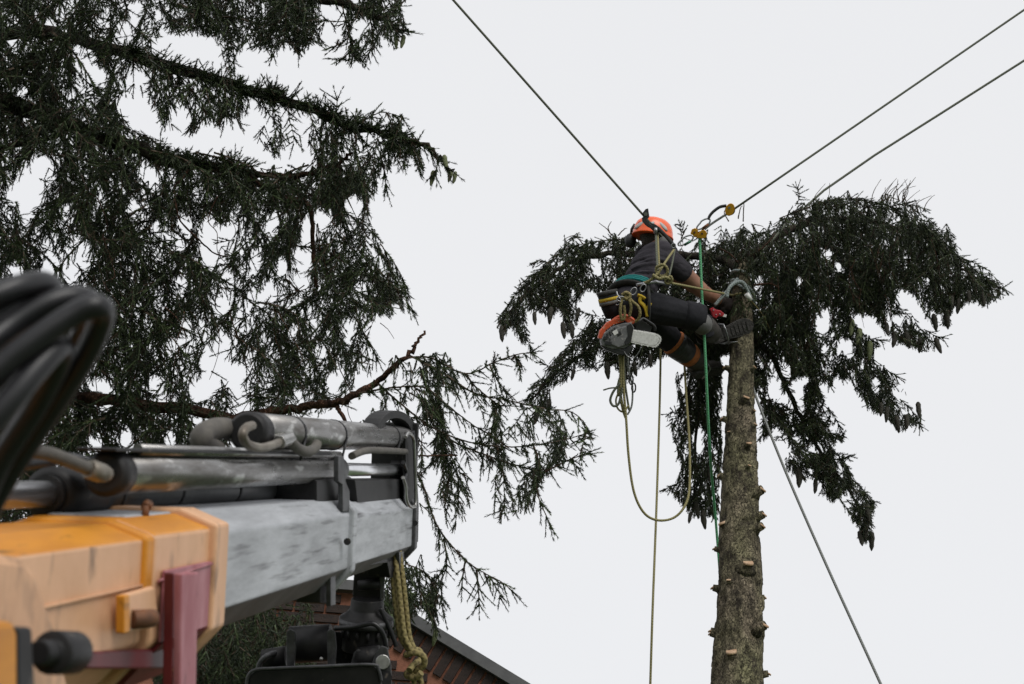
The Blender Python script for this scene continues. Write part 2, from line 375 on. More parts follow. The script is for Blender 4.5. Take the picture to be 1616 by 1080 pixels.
class Foliage:
    def __init__(s, T, dark, light, seed):
        s.T = T; s.sh = []; s.sg = []; s.dark = np.array(dark); s.light = np.array(light); s.r = np.random.default_rng(seed)
    def shoot(s, o, d, L): s.sh.append((tuple(o), tuple(d), L))
    def seg(s, a, b, r): s.sg.append((tuple(a), tuple(b), r))
    def build(s, name, parent):
        V3 = []; C3 = []; r = s.r
        if s.sh:
            O = np.array([q[0] for q in s.sh]); D = np.array([q[1] for q in s.sh]); Ls = np.array([q[2] for q in s.sh])
            D /= np.linalg.norm(D, axis=1)[:, None] + 1e-9
            li = np.argmin(np.abs(Ls[:, None] - np.array(SHOOT_L)[None]), 1); var = r.integers(0, 2, len(O))
            h = r.normal(size=D.shape); X = np.cross(D, h); X /= np.linalg.norm(X, axis=1)[:, None] + 1e-9; Y = np.cross(D, X)
            tt = r.random(len(O)) ** 2.2; col = s.dark + (s.light - s.dark) * tt[:, None]
            col *= r.uniform(.75, 1.2, (len(O), 1)); old = r.random(len(O)) < .06; col[old] = np.array([.045, .03, .018])
            for k in range(len(SHOOT_L)):
                for vv in (0, 1):
                    m = np.where((li == k) & (var == vv))[0]
                    if not len(m): continue
                    t = s.T[k][vv]; sc = r.uniform(.88, 1.1, (len(m), 1, 1))
                    v = O[m][:, None] + (t[None, :, 0:1] * X[m][:, None] + t[None, :, 1:2] * Y[m][:, None] + t[None, :, 2:3] * D[m][:, None]) * sc
                    V3.append(v.reshape(-1, 3)); C3.append(np.repeat(col[m], t.shape[0], 0))
        v = np.concatenate(V3).astype(np.float32); c = np.concatenate(C3)
        n = len(v) // 3
        me = bpy.data.meshes.new(name); me.vertices.add(len(v)); me.vertices.foreach_set('co', v.ravel())
        me.loops.add(len(v)); me.loops.foreach_set('vertex_index', np.arange(len(v), dtype=np.int32))
        me.polygons.add(n); me.polygons.foreach_set('loop_start', np.arange(0, len(v), 3, dtype=np.int32))
        me.polygons.foreach_set('loop_total', np.full(n, 3, np.int32))
        at = me.attributes.new('tint', 'FLOAT_COLOR', 'POINT'); at.data.foreach_set('color', np.concatenate([c, np.ones((len(c), 1))], 1).astype(np.float32).ravel())
        me.materials.append(M['needle']); me.update(calc_edges=True)
        o = bpy.data.objects.new(name, me); COL.objects.link(o); o['kind'] = 'stuff'; attach(o, parent)
        tw = None
        if s.sg:
            A = np.array([q[0] for q in s.sg]); B = np.array([q[1] for q in s.sg]); rr = np.array([q[2] for q in s.sg])[:, None]
            D = B - A; D /= np.linalg.norm(D, axis=1)[:, None] + 1e-9
            X = np.cross(D, r.normal(size=D.shape)); X /= np.linalg.norm(X, axis=1)[:, None] + 1e-9; Y = np.cross(D, X)
            off = [X * cos(a) + Y * sin(a) for a in (0, 2 * pi / 3, 4 * pi / 3)]
            vv = np.stack([A + q * rr for q in off] + [B + q * rr * .8 for q in off], 1).reshape(-1, 3)
            ii = np.array([[0, 1, 4, 3], [1, 2, 5, 4], [2, 0, 3, 5]]); ff = (np.arange(len(A))[:, None, None] * 6 + ii[None]).reshape(-1, 4)
            mt = bpy.data.meshes.new('twigs'); mt.from_pydata(vv.tolist(), [], ff.tolist()); mt.materials.append(M['twig'])
            tw = bpy.data.objects.new('twigs', mt); COL.objects.link(tw); tw['kind'] = 'stuff'; attach(tw, parent)
        return o
def strand(fo, mask, p, d, length, droop=.5, L=.08, step=.03, r0=.0028, side=.95, keep=0, rnd=RND):
    p = V(p); d = V(d).normalized(); n = max(2, int(length / step)); sgn = 1
    sx = d.cross(V((rnd.uniform(-1, 1), rnd.uniform(-1, 1), rnd.uniform(-.3, .3)))).normalized()
    for i in range(n):
        q = p + d * step
        ok = mask is None or in_mask(mask, p) and in_mask(mask, q)
        if not ok: break
        if ok:
            fo.seg(p, q, r0 * (1 - .6 * i / n))
            k = 1 - .55 * i / n
            for sgn in (1, -1):
                if rnd.random() < side:
                    dd = (d * rnd.uniform(.5, 1) + sx * sgn * rnd.uniform(.35, .9) + V((rnd.gauss(0, .25), rnd.gauss(0, .25), rnd.gauss(-.25, .25)))).normalized()
                    LL = L * k * rnd.uniform(.6, 1.25)
                    if mask is None or in_mask(mask, p + dd * LL * .9) or rnd.random() < keep: fo.shoot(p, dd, LL)
        d = (d + V((rnd.gauss(0, .10), rnd.gauss(0, .10), rnd.gauss(0, .06) - droop * step * 4))).normalized(); p = q
    if mask is None or in_mask(mask, p + d * L * .5): fo.shoot(p - d * .02, d, L * .9)
def fill(fo, mask, poly, n, dep, ang, length, droop=.5, L=.08, step=.03, spread=.35, rnd=RND, fz=.4, **kw):
    xs = [q[0] for q in poly]; ys = [q[1] for q in poly]; pm = poly_mask(poly) & mask; c = 0; tries = 0
    while c < n and tries < n * 40:
        tries += 1; x = rnd.uniform(min(xs), max(xs)); y = rnd.uniform(min(ys), max(ys))
        i = int((y - GY0) / GS); j = int((x - GX0) / GS)
        if not (0 <= i < GH and 0 <= j < GW and pm[i, j]): continue
        a = radians(ang) + rnd.gauss(0, spread)
        d = R * cos(a) - U * sin(a) + F * rnd.uniform(-fz, fz)
        strand(fo, mask, P(x, y, rnd.uniform(*dep)), d, rnd.uniform(*length), droop, L, step, rnd=rnd, **kw); c += 1
def px_line(pts):        # (x, y, depth) list to world points
    return [P(*q) for q in pts]
def comb(fo, pts, every=.045, L=.1, hang=.5, sub=0, subl=(.12, .3), mask=None, rnd=RND, up=.15, r=.004):
    sp = spline(px_line(pts), 8); acc = 0; tot = sum((sp[i + 1] - sp[i]).length for i in range(len(sp) - 1)); run = 0
    for i in range(len(sp) - 1):
        a, b = sp[i], sp[i + 1]; d = (b - a).normalized(); l = (b - a).length; run += l; fo.seg(a, b, r * (1 - .7 * run / tot) + .0012)
        acc += l
        while acc > every:
            acc -= every; p = a + d * rnd.uniform(0, l)
            sx = d.cross(Z).normalized()
            for sg in (1, -1):
                dd = (d * rnd.uniform(.3, .8) + sx * sg * rnd.uniform(.2, .8) + Z * rnd.uniform(-hang * 2, up)).normalized()
                fo.shoot(p, dd, L * rnd.uniform(.6, 1.2))
            if sub and rnd.random() < sub:
                strand(fo, mask, p, d * .4 + sx * rnd.uniform(-.6, .6) - Z * rnd.uniform(.4, 1), rnd.uniform(*subl), .4, L * .85, .03, rnd=rnd)
    fo.shoot(sp[-1] - d * .03, d, L)
def limb(name, pts, r0, r1, mt, parent, n=8, label=None):
    sp = spline(px_line(pts), 7); m = len(sp); mb = MB(); rr = random.Random(len(pts) * 31 + int(pts[0][0]))
    mb.tube([p + V((rr.gauss(0, .15), rr.gauss(0, .15), rr.gauss(0, .15))) * r0 for p in sp], [(r0 + (r1 - r0) * i / (m - 1)) * rr.uniform(.9, 1.12) for i in range(m)], n)
    o = mb.build(name, mt, parent)
    if label: o['label'] = label
    return o
def fans(fo, poly, n, dep, rnd=RND):       # side branchlets held out sideways, each with its own hanging comb
    pm = poly_mask(poly) & mB; xs = [q[0] for q in poly]; ys = [q[1] for q in poly]; c = 0; tr_ = 0
    while c < n and tr_ < n * 60:
        tr_ += 1; x, y = rnd.uniform(max(min(xs), -40), max(xs)), rnd.uniform(max(min(ys), -20), max(ys)); a = rnd.choice([rnd.uniform(15, 60), rnd.uniform(15, 60), rnd.uniform(115, 160)]); l = rnd.uniform(70, 150); d = rnd.uniform(*dep)
        x2, y2 = x + l * cos(radians(a)), y + l * sin(radians(a))
        if not all(in_mask(pm, P(x + (x2 - x) * k, y + (y2 - y) * k + 6, d)) for k in (0, .35, .7, 1.0)): continue
        comb(fo, [(x, y, d), ((x + x2) / 2, (y + y2) / 2 - l * .1, d - .05), (x2, y2, d - .1)], .03, .075, .5, .35, (.08, .2), mB, rnd, .3, .005); c += 1
def tufts(fo, pts, n, rnd=RND):            # uneven bunches of short shoots sitting on a limb
    sp = spline(px_line(pts), 10)
    for _ in range(n):
        i = rnd.randrange(len(sp) - 1); p = sp[i].lerp(sp[i + 1], rnd.random()); d = (sp[i + 1] - sp[i]).normalized(); sz = rnd.choice((.045, .06, .08)); m = V((rnd.gauss(0, .6), rnd.gauss(0, .6), rnd.uniform(-.5, 1)))
        for k in range(rnd.randint(5, 13)):
            dd = (d * rnd.uniform(-.1, .9) + m * .8 + V((rnd.gauss(0, .5), rnd.gauss(0, .5), rnd.gauss(0, .5)))).normalized()
            fo.shoot(p + d * rnd.uniform(-.03, .03) + dd * .012, dd, sz * rnd.uniform(.7, 1.2))
        if rnd.random() < .45: strand(fo, None, p, -Z + d * rnd.uniform(-.3, .6) + m * .2, rnd.uniform(.08, .26), .3, .07, .03, rnd=rnd)
def cone_mesh(mt, name):
    mb = MB(); rings = []; n = 8; rr = random.Random(5)
    prof = [(0, .004), (.006, .011), (.018, .0155), (.04, .0165), (.065, .0155), (.09, .0125), (.108, .007), (.116, .002)]
    for q, (z, r) in enumerate(prof):
        rings.append([V((r * (1.12 if (k + q) % 2 else .93) * cos(2 * pi * k / n) + .10 * z * z / .116, r * (1.12 if (k + q) % 2 else .93) * sin(2 * pi * k / n), -z)) for k in range(n)])
    mb.loft(rings[::-1], True, 0, True); me = mb.build(name, mt); d = me.data; bpy.data.objects.remove(me); return d
CONE = cone_mesh(M['cone'], 'cone'); CONEG = cone_mesh(M['conegreen'], 'cone')
def cone(x, y, d, h_px, parent, green=False, tilt=.15):       # hangs with its lower tip at pixel x, y
    o = bpy.data.objects.new('cone', CONEG if green else CONE); COL.objects.link(o)
    s = h_px * d / FPX / .116 / .92; top = P(x, y, d) + Z * (h_px * d / FPX)
    o.location = top; o.scale = (s, s, s); o.rotation_euler = (RND.uniform(-tilt, tilt), RND.uniform(-tilt, tilt), RND.uniform(0, 6))
    attach(o, parent); return o

# ------------------------------------------------------------------ big spruce on the left
LT = V((-4.0, 6.6, 0))
lt = empty('spruce_tree', LT, 'large drooping spruce with curtains of hanging branches behind the crane', 'tree')
mb = MB(); zz = [0, .3, 1, 2, 4, 6, 8, 10, 12, 14, 16]
mb.tube([LT + V((RND.gauss(0, .02), RND.gauss(0, .02), z)) for z in zz], [.48, .36, .32, .30, .26, .22, .19, .15, .11, .07, .02], 14)
ltrunk = mb.build('trunk', M['bark'], lt)
tz = lambda h: (px_of(LT + Z * h)[0], px_of(LT + Z * h)[1], (LT + Z * h - CAM).dot(F))
DK, LG = (.018, .026, .012), (.075, .105, .042)

HOLES = [(40, 300, 22, 30), (35, 330, 8, 12), (80, 420, 9, 22), (25, 430, 15, 12), (110, 432, 10, 9), (60, 262, 12, 18), (230, 268, 13, 8), (285, 358, 8, 15), (210, 320, 7, 10),
         (335, 362, 20, 16), (356, 362, 16, 12), (330, 390, 12, 22), (483, 372, 8, 26), (476, 405, 11, 24), (441, 416, 11, 9), (470, 442, 13, 11), (422, 463, 9, 15), (394, 466, 9, 11),
         (359, 435, 9, 11), (505, 341, 14, 15), (559, 325, 14, 18), (570, 447, 7, 9), (340, 562, 24, 30), (325, 605, 28, 20), (368, 600, 13, 28), (285, 448, 10, 11), (125, 555, 12, 14),
         (100, 565, 10, 18), (275, 540, 15, 12), (145, 700, 12, 14), (240, 600, 8, 9), (290, 520, 10, 10), (350, 480, 10, 14), (200, 690, 9, 16), (265, 690, 8, 20), (310, 665, 10, 14),
         (20, 60, 9, 14), (75, 40, 7, 10), (215, 12, 8, 9), (195, 45, 10, 12), (160, 215, 8, 8), (130, 195, 9, 7), (430, 350, 9, 14), (400, 410, 8, 12), (460, 520, 7, 14), (508, 560, 7, 12), (170, 610, 9, 10), (60, 640, 8, 14)]
L_TOP = [(-200, -150), (640, -150), (655, 0), (640, 10), (447, 50), (428, 89), (406, 78), (391, 80), (388, 63), (373, 85), (380, 100), (362, 119), (345, 104), (347, 82), (341, 63), (317, 56), (261, 56), (239, 65), (215, 90), (189, 122), (217, 130), (243, 143), (211, 160), (185, 148), (190, 175), (211, 195), (150, 215), (-200, 150)]
L_TOPR = [(447, -60), (640, -60), (655, 0), (640, 50), (622, 75), (600, 60), (590, 85), (575, 98), (550, 105), (535, 90), (545, 70), (520, 78), (490, 68), (470, 88), (455, 70), (430, 80)]
L_2 = [(200, 70), (254, 72), (284, 100), (354, 117), (391, 115), (450, 148), (500, 165), (535, 150), (560, 165), (600, 175), (635, 178), (640, 195), (690, 225), (720, 275), (705, 290), (690, 250), (665, 270), (650, 240), (640, 265), (625, 250), (610, 275), (600, 265), (590, 320), (575, 300), (560, 330), (540, 300), (500, 300), (450, 280), (425, 240), (400, 225), (350, 185), (345, 205), (320, 195), (300, 215), (280, 205), (255, 205), (240, 170), (235, 130)]
L_B = [(-200, 120), (0, 140), (180, 150), (205, 200), (240, 215), (330, 240), (400, 258), (480, 262), (570, 240), (600, 265), (575, 330), (605, 385), (625, 415), (643, 457), (650, 489), (618, 496), (590, 500), (578, 545), (597, 570), (590, 592), (560, 592), (545, 640), (480, 660), (370, 690), (370, 720), (340, 780), (0, 830), (-200, 800)]
L_SP = [(545, 640), (600, 600), (615, 545), (630, 530), (665, 530), (700, 550), (735, 582), (775, 570), (795, 600), (830, 628), (870, 632), (895, 645), (900, 690), (890, 730), (868, 745), (845, 770), (835, 815), (800, 815), (790, 825), (765, 815), (745, 790), (735, 830), (720, 845), (700, 830), (690, 800), (660, 840), (640, 820), (650, 700), (560, 680)]
L_LOW = [(-60, 800), (300, 960), (420, 932), (470, 925), (492, 945), (500, 1150), (280, 1150), (225, 1050), (150, 1050), (-60, 1150)]
L_RB = [(555, 900), (640, 860), (665, 870), (690, 900), (700, 920), (690, 950), (690, 990), (676, 985), (660, 960), (640, 1000), (600, 1020), (555, 990)]
mL = np.zeros((GH, GW), bool)
for q in (L_TOP, L_TOPR, L_2, L_B, L_SP, L_LOW, L_RB): mL |= poly_mask(q)
for h in HOLES: mL &= ~ell_mask(*h)
mB = mL & ~(gaps(5, .79) & (poly_mask(L_B) | poly_mask(L_TOP) | poly_mask(L_LOW)))
mB &= ~(gaps(9, .66, 30, 14) & (poly_mask(L_2) | poly_mask(L_TOPR)) & ~poly_mask(L_B)); mB &= ~(gaps(15, .64, 26, 12) & poly_mask(L_SP) & ~poly_mask(L_B))

# upper drooping limb
lb = limb('branch', [tz(8.2), (-120, 40, 7.0), (60, 50, 6.9), (200, 84, 6.5), (330, 125, 6.05), (450, 160, 5.8), (560, 200, 5.7), (650, 222, 5.6), (690, 245, 5.55), (716, 272, 5.5)], .045, .003, M['limb'], lt)
fo = Foliage(T_LEFT, DK, LG, 1)
comb(fo, [(215, 82, 6.1), (330, 125, 5.95), (450, 160, 5.8), (560, 200, 5.7), (650, 222, 5.6), (716, 272, 5.5)], .03, .09, .45, .35, (.1, .28), mB, up=.5)
tufts(fo, [(205, 80, 6.05), (330, 122, 5.92), (450, 157, 5.77), (560, 197, 5.67), (650, 220, 5.57)], 62)
fill(fo, mB, L_2, 230, (5.5, 6.3), 85, (.12, .35), .5, .075)
for q in ([(640, 218, 5.6), (655, 250, 5.55), (662, 272, 5.5)], [(668, 230, 5.6), (690, 250, 5.5), (683, 285, 5.5)], [(560, 200, 5.7), (600, 178, 5.7), (636, 186, 5.65)], [(530, 190, 5.7), (532, 160, 5.7), (530, 150, 5.7)], [(600, 240, 5.6), (606, 270, 5.6), (610, 300, 5.55)]):
    comb(fo, q, .03, .07, .3, r=.003)
comb(fo, [(545, 170, 6), (560, 235, 5.9), (575, 290, 5.85), (580, 335, 5.8)], .03, .08, .6, r=.003)
fo.build('foliage', lb)
for q in ((682, 292, 5.5, 27), (699, 267, 5.5, 27), (717, 289, 5.5, 22), (711, 287, 5.52, 22)): cone(*q, lb, True)

# topmost limb
lb = limb('branch', [tz(9.6), (-60, -130, 6.5), (200, -60, 6.2), (400, -25, 6), (520, 2, 5.8), (590, 24, 5.7), (630, 48, 5.65), (645, 50, 5.6)], .035, .003, M['limb'], lt)
fo = Foliage(T_LEFT, DK, LG, 2)
fill(fo, mB, L_TOP, 760, (5.7, 7.0), 85, (.14, .42), .4, .085, spread=.7)
fans(fo, L_TOP, 22, (5.7, 6.6))
fill(fo, mB, L_TOPR, 110, (5.5, 6), 70, (.12, .3), .5, .075, spread=.8)
for q in ([(520, 2, 5.8), (590, 24, 5.7), (630, 48, 5.65), (645, 50, 5.6)], [(560, 12, 5.75), (600, 12, 5.7), (636, 10, 5.7)], [(540, 10, 5.7), (550, 50, 5.7), (560, 80, 5.65), (572, 96, 5.6)], [(552, 58, 5.7), (535, 70, 5.65), (519, 76, 5.6)], [(556, 78, 5.7), (540, 92, 5.6), (532, 93, 5.6)], [(583, 25, 5.7), (588, 60, 5.7), (580, 92, 5.7)], [(470, -10, 5.9), (450, 40, 5.9), (430, 90, 5.85)], [(480, 0, 5.9), (470, 50, 5.85), (472, 84, 5.8)]):
    comb(fo, q, .03, .07, .35, r=.0035)
fo.build('foliage', lb)
cone(624, 74, 5.6, 20, lb, True); cone(635, 74, 5.6, 24, lb, True)

# the thick limb that crosses the left edge, with two reddish forks
lb = limb('branch', [tz(7.4), (-160, 110, 6.7), (0, 160, 6.4), (90, 190, 6.25), (200, 232, 6.1), (290, 258, 6.0), (380, 272, 5.9)], .052, .024, M['limb'], lt)
limb('fork', [(378, 272, 5.9), (450, 279, 5.85), (500, 272, 5.8), (535, 258, 5.75), (556, 240, 5.7)], .017, .006, M['redlimb'], lb, label='bare reddish fork of the limb')
limb('fork', [(376, 273, 5.9), (415, 293, 5.85), (450, 312, 5.8), (488, 324, 5.75), (492, 365, 5.75), (497, 420, 5.75), (500, 455, 5.75)], .016, .008, M['redlimb'], lb, label='bare reddish fork of the limb')
limb('fork', [(-120, 250, 6.5), (0, 233, 6.35), (60, 222, 6.3), (86, 215, 6.25)], .018, .012, M['limb'], lb)
fo = Foliage(T_LEFT, DK, LG, 3)
fill(fo, mB, L_B, 2350, (5.5, 7.4), 88, (.14, .42), .3, .085, spread=.7)
fans(fo, L_B, 70, (5.5, 6.6))
tufts(fo, [(0, 154, 6.35), (200, 228, 6.05), (290, 254, 5.95), (380, 266, 5.86)], 45)
for q in ([(600, 385, 5.7), (625, 420, 5.65), (640, 450, 5.6)], [(590, 420, 5.7), (620, 450, 5.7), (652, 490, 5.65)], [(560, 500, 5.8), (585, 545, 5.7), (598, 572, 5.7)]):
    comb(fo, q, .03, .08, .5, r=.003)
fo.build('foliage', lb)
for k in range(34):          # fine dead brown twigs dangling in the curtains
    x, y = RND.uniform(20, 560), RND.uniform(300, 600); d = RND.uniform(5.3, 6.2); pts = [(x, y, d)]
    for _ in range(4): pts.append((pts[-1][0] + RND.uniform(-22, 22), pts[-1][1] + RND.uniform(10, 40), d))
    limb('dead_twig', pts, .0028, .0012, M['redlimb'], lb, 4)
limb('dead_twig', [(296, 268, 5.7), (290, 280, 5.7), (276, 295, 5.7), (278, 325, 5.7), (285, 350, 5.7), (310, 375, 5.7), (338, 400, 5.7), (360, 405, 5.7)], .006, .003, M['redlimb'], lb, 6)

# lower limb with the bare red elbow and the open spray to its right
lb = limb('branch', [tz(5.0), (-80, 640, 6.3), (100, 626, 6.0), (230, 638, 5.9), (370, 658, 5.8), (430, 650, 5.75), (500, 640, 5.7), (545, 632, 5.6), (590, 605, 5.6), (640, 565, 5.5), (656, 545, 5.5), (667, 523, 5.5)], .036, .005, M['redlimb'], lt, label='branch with a bare reddish elbow')
fo = Foliage(T_LEFT, DK, LG, 4)
S = [[(640, 566, 5.5), (680, 565, 5.45), (735, 590, 5.4), (780, 572, 5.35), (815, 560, 5.3), (842, 556, 5.3)],
     [(645, 560, 5.5), (700, 590, 5.5), (748, 620, 5.45), (800, 632, 5.4), (860, 645, 5.3), (900, 650, 5.3), (920, 665, 5.25), (930, 682, 5.2)],
     [(560, 622, 5.6), (620, 612, 5.5), (670, 612, 5.45), (700, 635, 5.4), (745, 670, 5.4), (780, 690, 5.35), (800, 705, 5.3)],
     [(590, 600, 5.6), (660, 660, 5.5), (720, 692, 5.4), (790, 705, 5.3), (850, 702, 5.25), (900, 692, 5.2), (930, 682, 5.15)],
     [(700, 690, 5.5), (770, 720, 5.4), (850, 742, 5.3), (900, 725, 5.2), (935, 712, 5.15)],
     [(840, 700, 5.3), (850, 730, 5.25), (845, 770, 5.2), (868, 828, 5.15)],
     [(735, 590, 5.4), (750, 610, 5.4), (790, 640, 5.35), (800, 625, 5.3)], [(772, 575, 5.4), (785, 600, 5.35), (800, 620, 5.3)],
     [(640, 720, 5.6), (665, 760, 5.5), (690, 830, 5.4), (730, 880, 5.3), (765, 905, 5.25), (790, 918, 5.2), (812, 936, 5.2)],
     [(735, 885, 5.3), (730, 910, 5.3), (729, 932, 5.3)], [(752, 900, 5.3), (755, 930, 5.3), (756, 962, 5.3)], [(700, 850, 5.4), (705, 890, 5.4), (695, 920, 5.4)]]
for q in S: comb(fo, q, .036, .08, .5, .16, (.1, .24), None, up=.25, r=.005)
fill(fo, mB, L_SP, 210, (5.3, 6.2), 82, (.15, .4), .4, .085, spread=.4)
fill(fo, mB, L_LOW, 200, (5.4, 6.8), 85, (.2, .45), .4, .085)
L_LOW2 = [(300, 960), (420, 932), (470, 925), (500, 945), (512, 1110), (300, 1110)]
fill(fo, mB, L_LOW2, 240, (5.2, 6.6), 85, (.15, .4), .4, .085, spread=.6)
fill(fo, mB, L_RB, 85, (5.2, 6.0), 85, (.15, .35), .4, .08)
for q in ([(640, 890, 5.4), (672, 905, 5.4), (690, 935, 5.35), (698, 945, 5.3)], [(670, 905, 5.4), (680, 950, 5.4), (688, 990, 5.35)]): comb(fo, q, .03, .08, .5, r=.003)
fo.build('foliage', lb)
cone(686, 1018, 5.4, 26, lb, True)
limb('fork', [(530, 640, 5.62), (540, 655, 5.6), (552, 680, 5.6)], .011, .006, M['redlimb'], lb)
limb('dead_twig', [(660, 720, 5.3), (700, 719, 5.3), (722, 719, 5.3)], .004, .003, M['redlimb'], lb, 5)
limb('dead_twig', [(860, 745, 5.2), (905, 722, 5.2), (912, 716, 5.2)], .003, .002, M['redlimb'], lb, 5)
limb('dead_twig', [(600, 510, 5.6), (612, 520, 5.6), (622, 535, 5.6)], .002, .001, M['redlimb'], lb, 4)

# ------------------------------------------------------------------ stripped spruce on the right
TD = 8.58
tA = P(1171, 500, TD); dd = TD
while P(1164, 1080, dd).y > tA.y - .03: dd -= .005
tB = P(1164, 1080, dd); ax = (tA - tB).normalized(); base = tB - ax * (tB.z / ax.z)
def trunk_pt(y_px):                      # trunk centre whose image lies at that pixel row
    lo, hi = 0., 12.
    for _ in range(40):
        m = (lo + hi) / 2
        if px_of(base + ax * m)[1] > y_px: lo = m
        else: hi = m
    return base + ax * lo
rt = empty('spruce_tree', base, 'tall spruce stripped to a bare stubbed trunk, drooping crown left on top', 'tree')
rows = [(1080, 87), (960, 76), (860, 68), (760, 59), (700, 52), (640, 45), (560, 39), (500, 36), (440, 27), (412, 20), (400, 13)]
ctr = [(base - Z * .2, .34), (base + Z * .15, .30), (base + Z * .6, .255), (base + Z * 1.4, .225)]
for y, w in rows:
    p = trunk_pt(y); ctr.append((p, w * .94 / 2 * (p - CAM).dot(F) / FPX))
mb = MB(); fine = []; 
for i in range(len(ctr) - 1):
    k = 26
    for j in range(k): t = j / k; fine.append((ctr[i][0].lerp(ctr[i + 1][0], t), ctr[i][1] * (1 - t) + ctr[i + 1][1] * t))
fine.append(ctr[-1])
rings = []; nn = 72; fk = {}; ph = [RND.uniform(0, 6) for _ in range(8)]
for i, (p, r) in enumerate(fine):
    h = p.z; ring = []
    for k in range(nn):
        a = 2 * pi * k / nn
        b = .03 * sin(3 * a + h * 2.1 + ph[0]) + .025 * sin(5 * a - h * 5 + ph[1]) + .03 * sin(a + h * 7 + ph[2]) + RND.gauss(0, .010) + fk.setdefault(((k + (i // 5) % 3) // 4, i // 5), RND.uniform(-.055, .055))
        ring.append(p + V((cos(a), sin(a), 0)) * r * (1 + b) + Z * RND.gauss(0, .003))
    rings.append(ring)
mb.loft(rings, True, 0, True); trunk = mb.build('trunk', M['bark'], rt)
def trunk_r(p):
    best = min(fine, key=lambda q: abs(q[0].z - p.z)); return best[0], best[1]
def stub(x, y, w_px, l_px, ang=None):    # short sawn branch stub, its pale cut face outward
    d0 = (trunk_pt(y) - CAM).dot(F); c, r = trunk_r(trunk_pt(y)); s = d0 / FPX
    off = (x - px_of(c)[0]) * s / r
    off = max(-1., min(1., off)); hd = R0 * off - YH * sqrt(max(0, 1 - off * off))
    rr = w_px / 2 * s; dv = (hd * .62 + Z * .8 + R0 * RND.uniform(-.25, .25)).normalized()
    st = c + hd * (r * .75); en = c + hd * (r + l_px * s * .75) + Z * (l_px * s * .28)
    m = MB(); m.tube([st - Z * rr * .5, st.lerp(en, .5), en], [rr * 2.1, rr * 1.25, rr * 1.05], 9); o = m.build('branch_stub', M['bark'], rt)
    m = MB(); xx, yy, _ = frame_of(dv); m.tube([en - dv * rr * .2, en + dv * rr * .22], [rr * 1.04, rr * .9], 9); m.build('cut_face', M['cutwood'], o)
for q in [(1172, 641, 11, 8), (1174, 713, 10, 10), (1184, 680, 8, 8), (1190, 783, 14, 14), (1141, 835, 14, 8), (1130, 755, 10, 8), (1192, 822, 12, 14), (1190, 840, 12, 14), (1172, 903, 18, 8), (1147, 928, 8, 8), (1126, 932, 10, 8), (1193, 994, 14, 14), (1149, 1042, 18, 9), (1140, 585, 8, 10), (1184, 587, 7, 7), (1125, 870, 8, 9), (1200, 943, 8, 7), (1122, 1005, 9, 9), (1203, 1066, 10, 10), (1130, 665, 9, 9), (1184, 655, 6, 6), (1126, 1000, 10, 8), (1176, 745, 6, 5), (1150, 690, 6, 5)]:
    stub(*q)

R_L = [(1175, 345), (1120, 358), (1075, 362), (1040, 372), (1000, 366), (965, 365), (940, 378), (915, 370), (885, 383), (868, 410), (835, 425), (815, 455), (800, 470), (782, 495), (781, 510), (792, 530), (806, 512), (813, 526), (827, 547), (842, 560), (830, 526), (827, 491), (848, 491), (869, 505), (880, 484), (890, 520), (901, 522), (915, 505), (911, 477), (925, 456), (960, 470), (1000, 500), (1120, 560), (1175, 560)]
R_L2 = [(1040, 480), (946, 491), (929, 495), (915, 519), (890, 544), (858, 579), (844, 597), (823, 625), (827, 632), (848, 650), (869, 645), (872, 611), (890, 604), (901, 586), (915, 583), (950, 579), (971, 579), (978, 610), (990, 600), (999, 586), (1027, 576), (1050, 555), (1130, 600), (1150, 480)]
R_C = [(1060, 585), (1140, 570), (1140, 700), (1132, 820), (1118, 832), (1105, 820), (1090, 812), (1066, 790), (1048, 770), (1070, 745), (1065, 700), (1050, 665), (1070, 640)]
R_R = [(1165, 352), (1200, 352), (1235, 339), (1255, 322), (1289, 307), (1332, 299), (1358, 302), (1372, 313), (1395, 302), (1435, 316), (1458, 339), (1496, 353), (1510, 385), (1524, 413), (1553, 422), (1573, 439), (1588, 459), (1573, 471), (1553, 482), (1530, 474), (1516, 488), (1504, 482), (1496, 510), (1470, 517), (1458, 500), (1441, 465), (1418, 454), (1410, 470), (1435, 490), (1461, 525), (1485, 534), (1478, 550), (1453, 553), (1430, 545), (1412, 540), (1401, 528), (1390, 523), (1378, 494), (1367, 500), (1344, 491), (1355, 517), (1372, 528), (1390, 537), (1375, 563), (1406, 584), (1418, 594), (1435, 621), (1452, 646), (1454, 672), (1416, 678), (1400, 663), (1391, 647), (1381, 651), (1366, 644), (1358, 626), (1345, 617), (1343, 596), (1327, 601), (1318, 588), (1312, 611), (1302, 600), (1285, 603), (1190, 620), (1165, 560)]
R_D = [(1200, 560), (1285, 590), (1302, 636), (1312, 647), (1308, 659), (1331, 682), (1327, 703), (1343, 722), (1340, 753), (1361, 765), (1382, 797), (1373, 821), (1378, 862), (1355, 855), (1355, 833), (1331, 806), (1310, 788), (1287, 776), (1275, 753), (1260, 762), (1254, 744), (1239, 748), (1233, 726), (1245, 708), (1242, 690), (1225, 673), (1207, 694), (1197, 688), (1201, 658), (1195, 619)]
mR = np.zeros((GH, GW), bool)
for q in (R_L, R_L2, R_C, R_R, R_D): mR |= poly_mask(q)
for h in ((1322, 420, 5, 6), (1303, 400, 6, 7), (1290, 510, 5, 8), (1428, 470, 16, 14), (1310, 560, 4, 4), (1220, 575, 9, 5), (1240, 590, 5, 6), (930, 478, 14, 15)): mR &= ~ell_mask(*h)
mR &= ~(gaps(21, .765, 20, 10) & ~(poly_mask(R_R) & poly_mask([(1200, 280), (1600, 280), (1600, 440), (1200, 440)])))
mR &= ~(gaps(25, .67, 17, 9) & poly_mask(R_D))
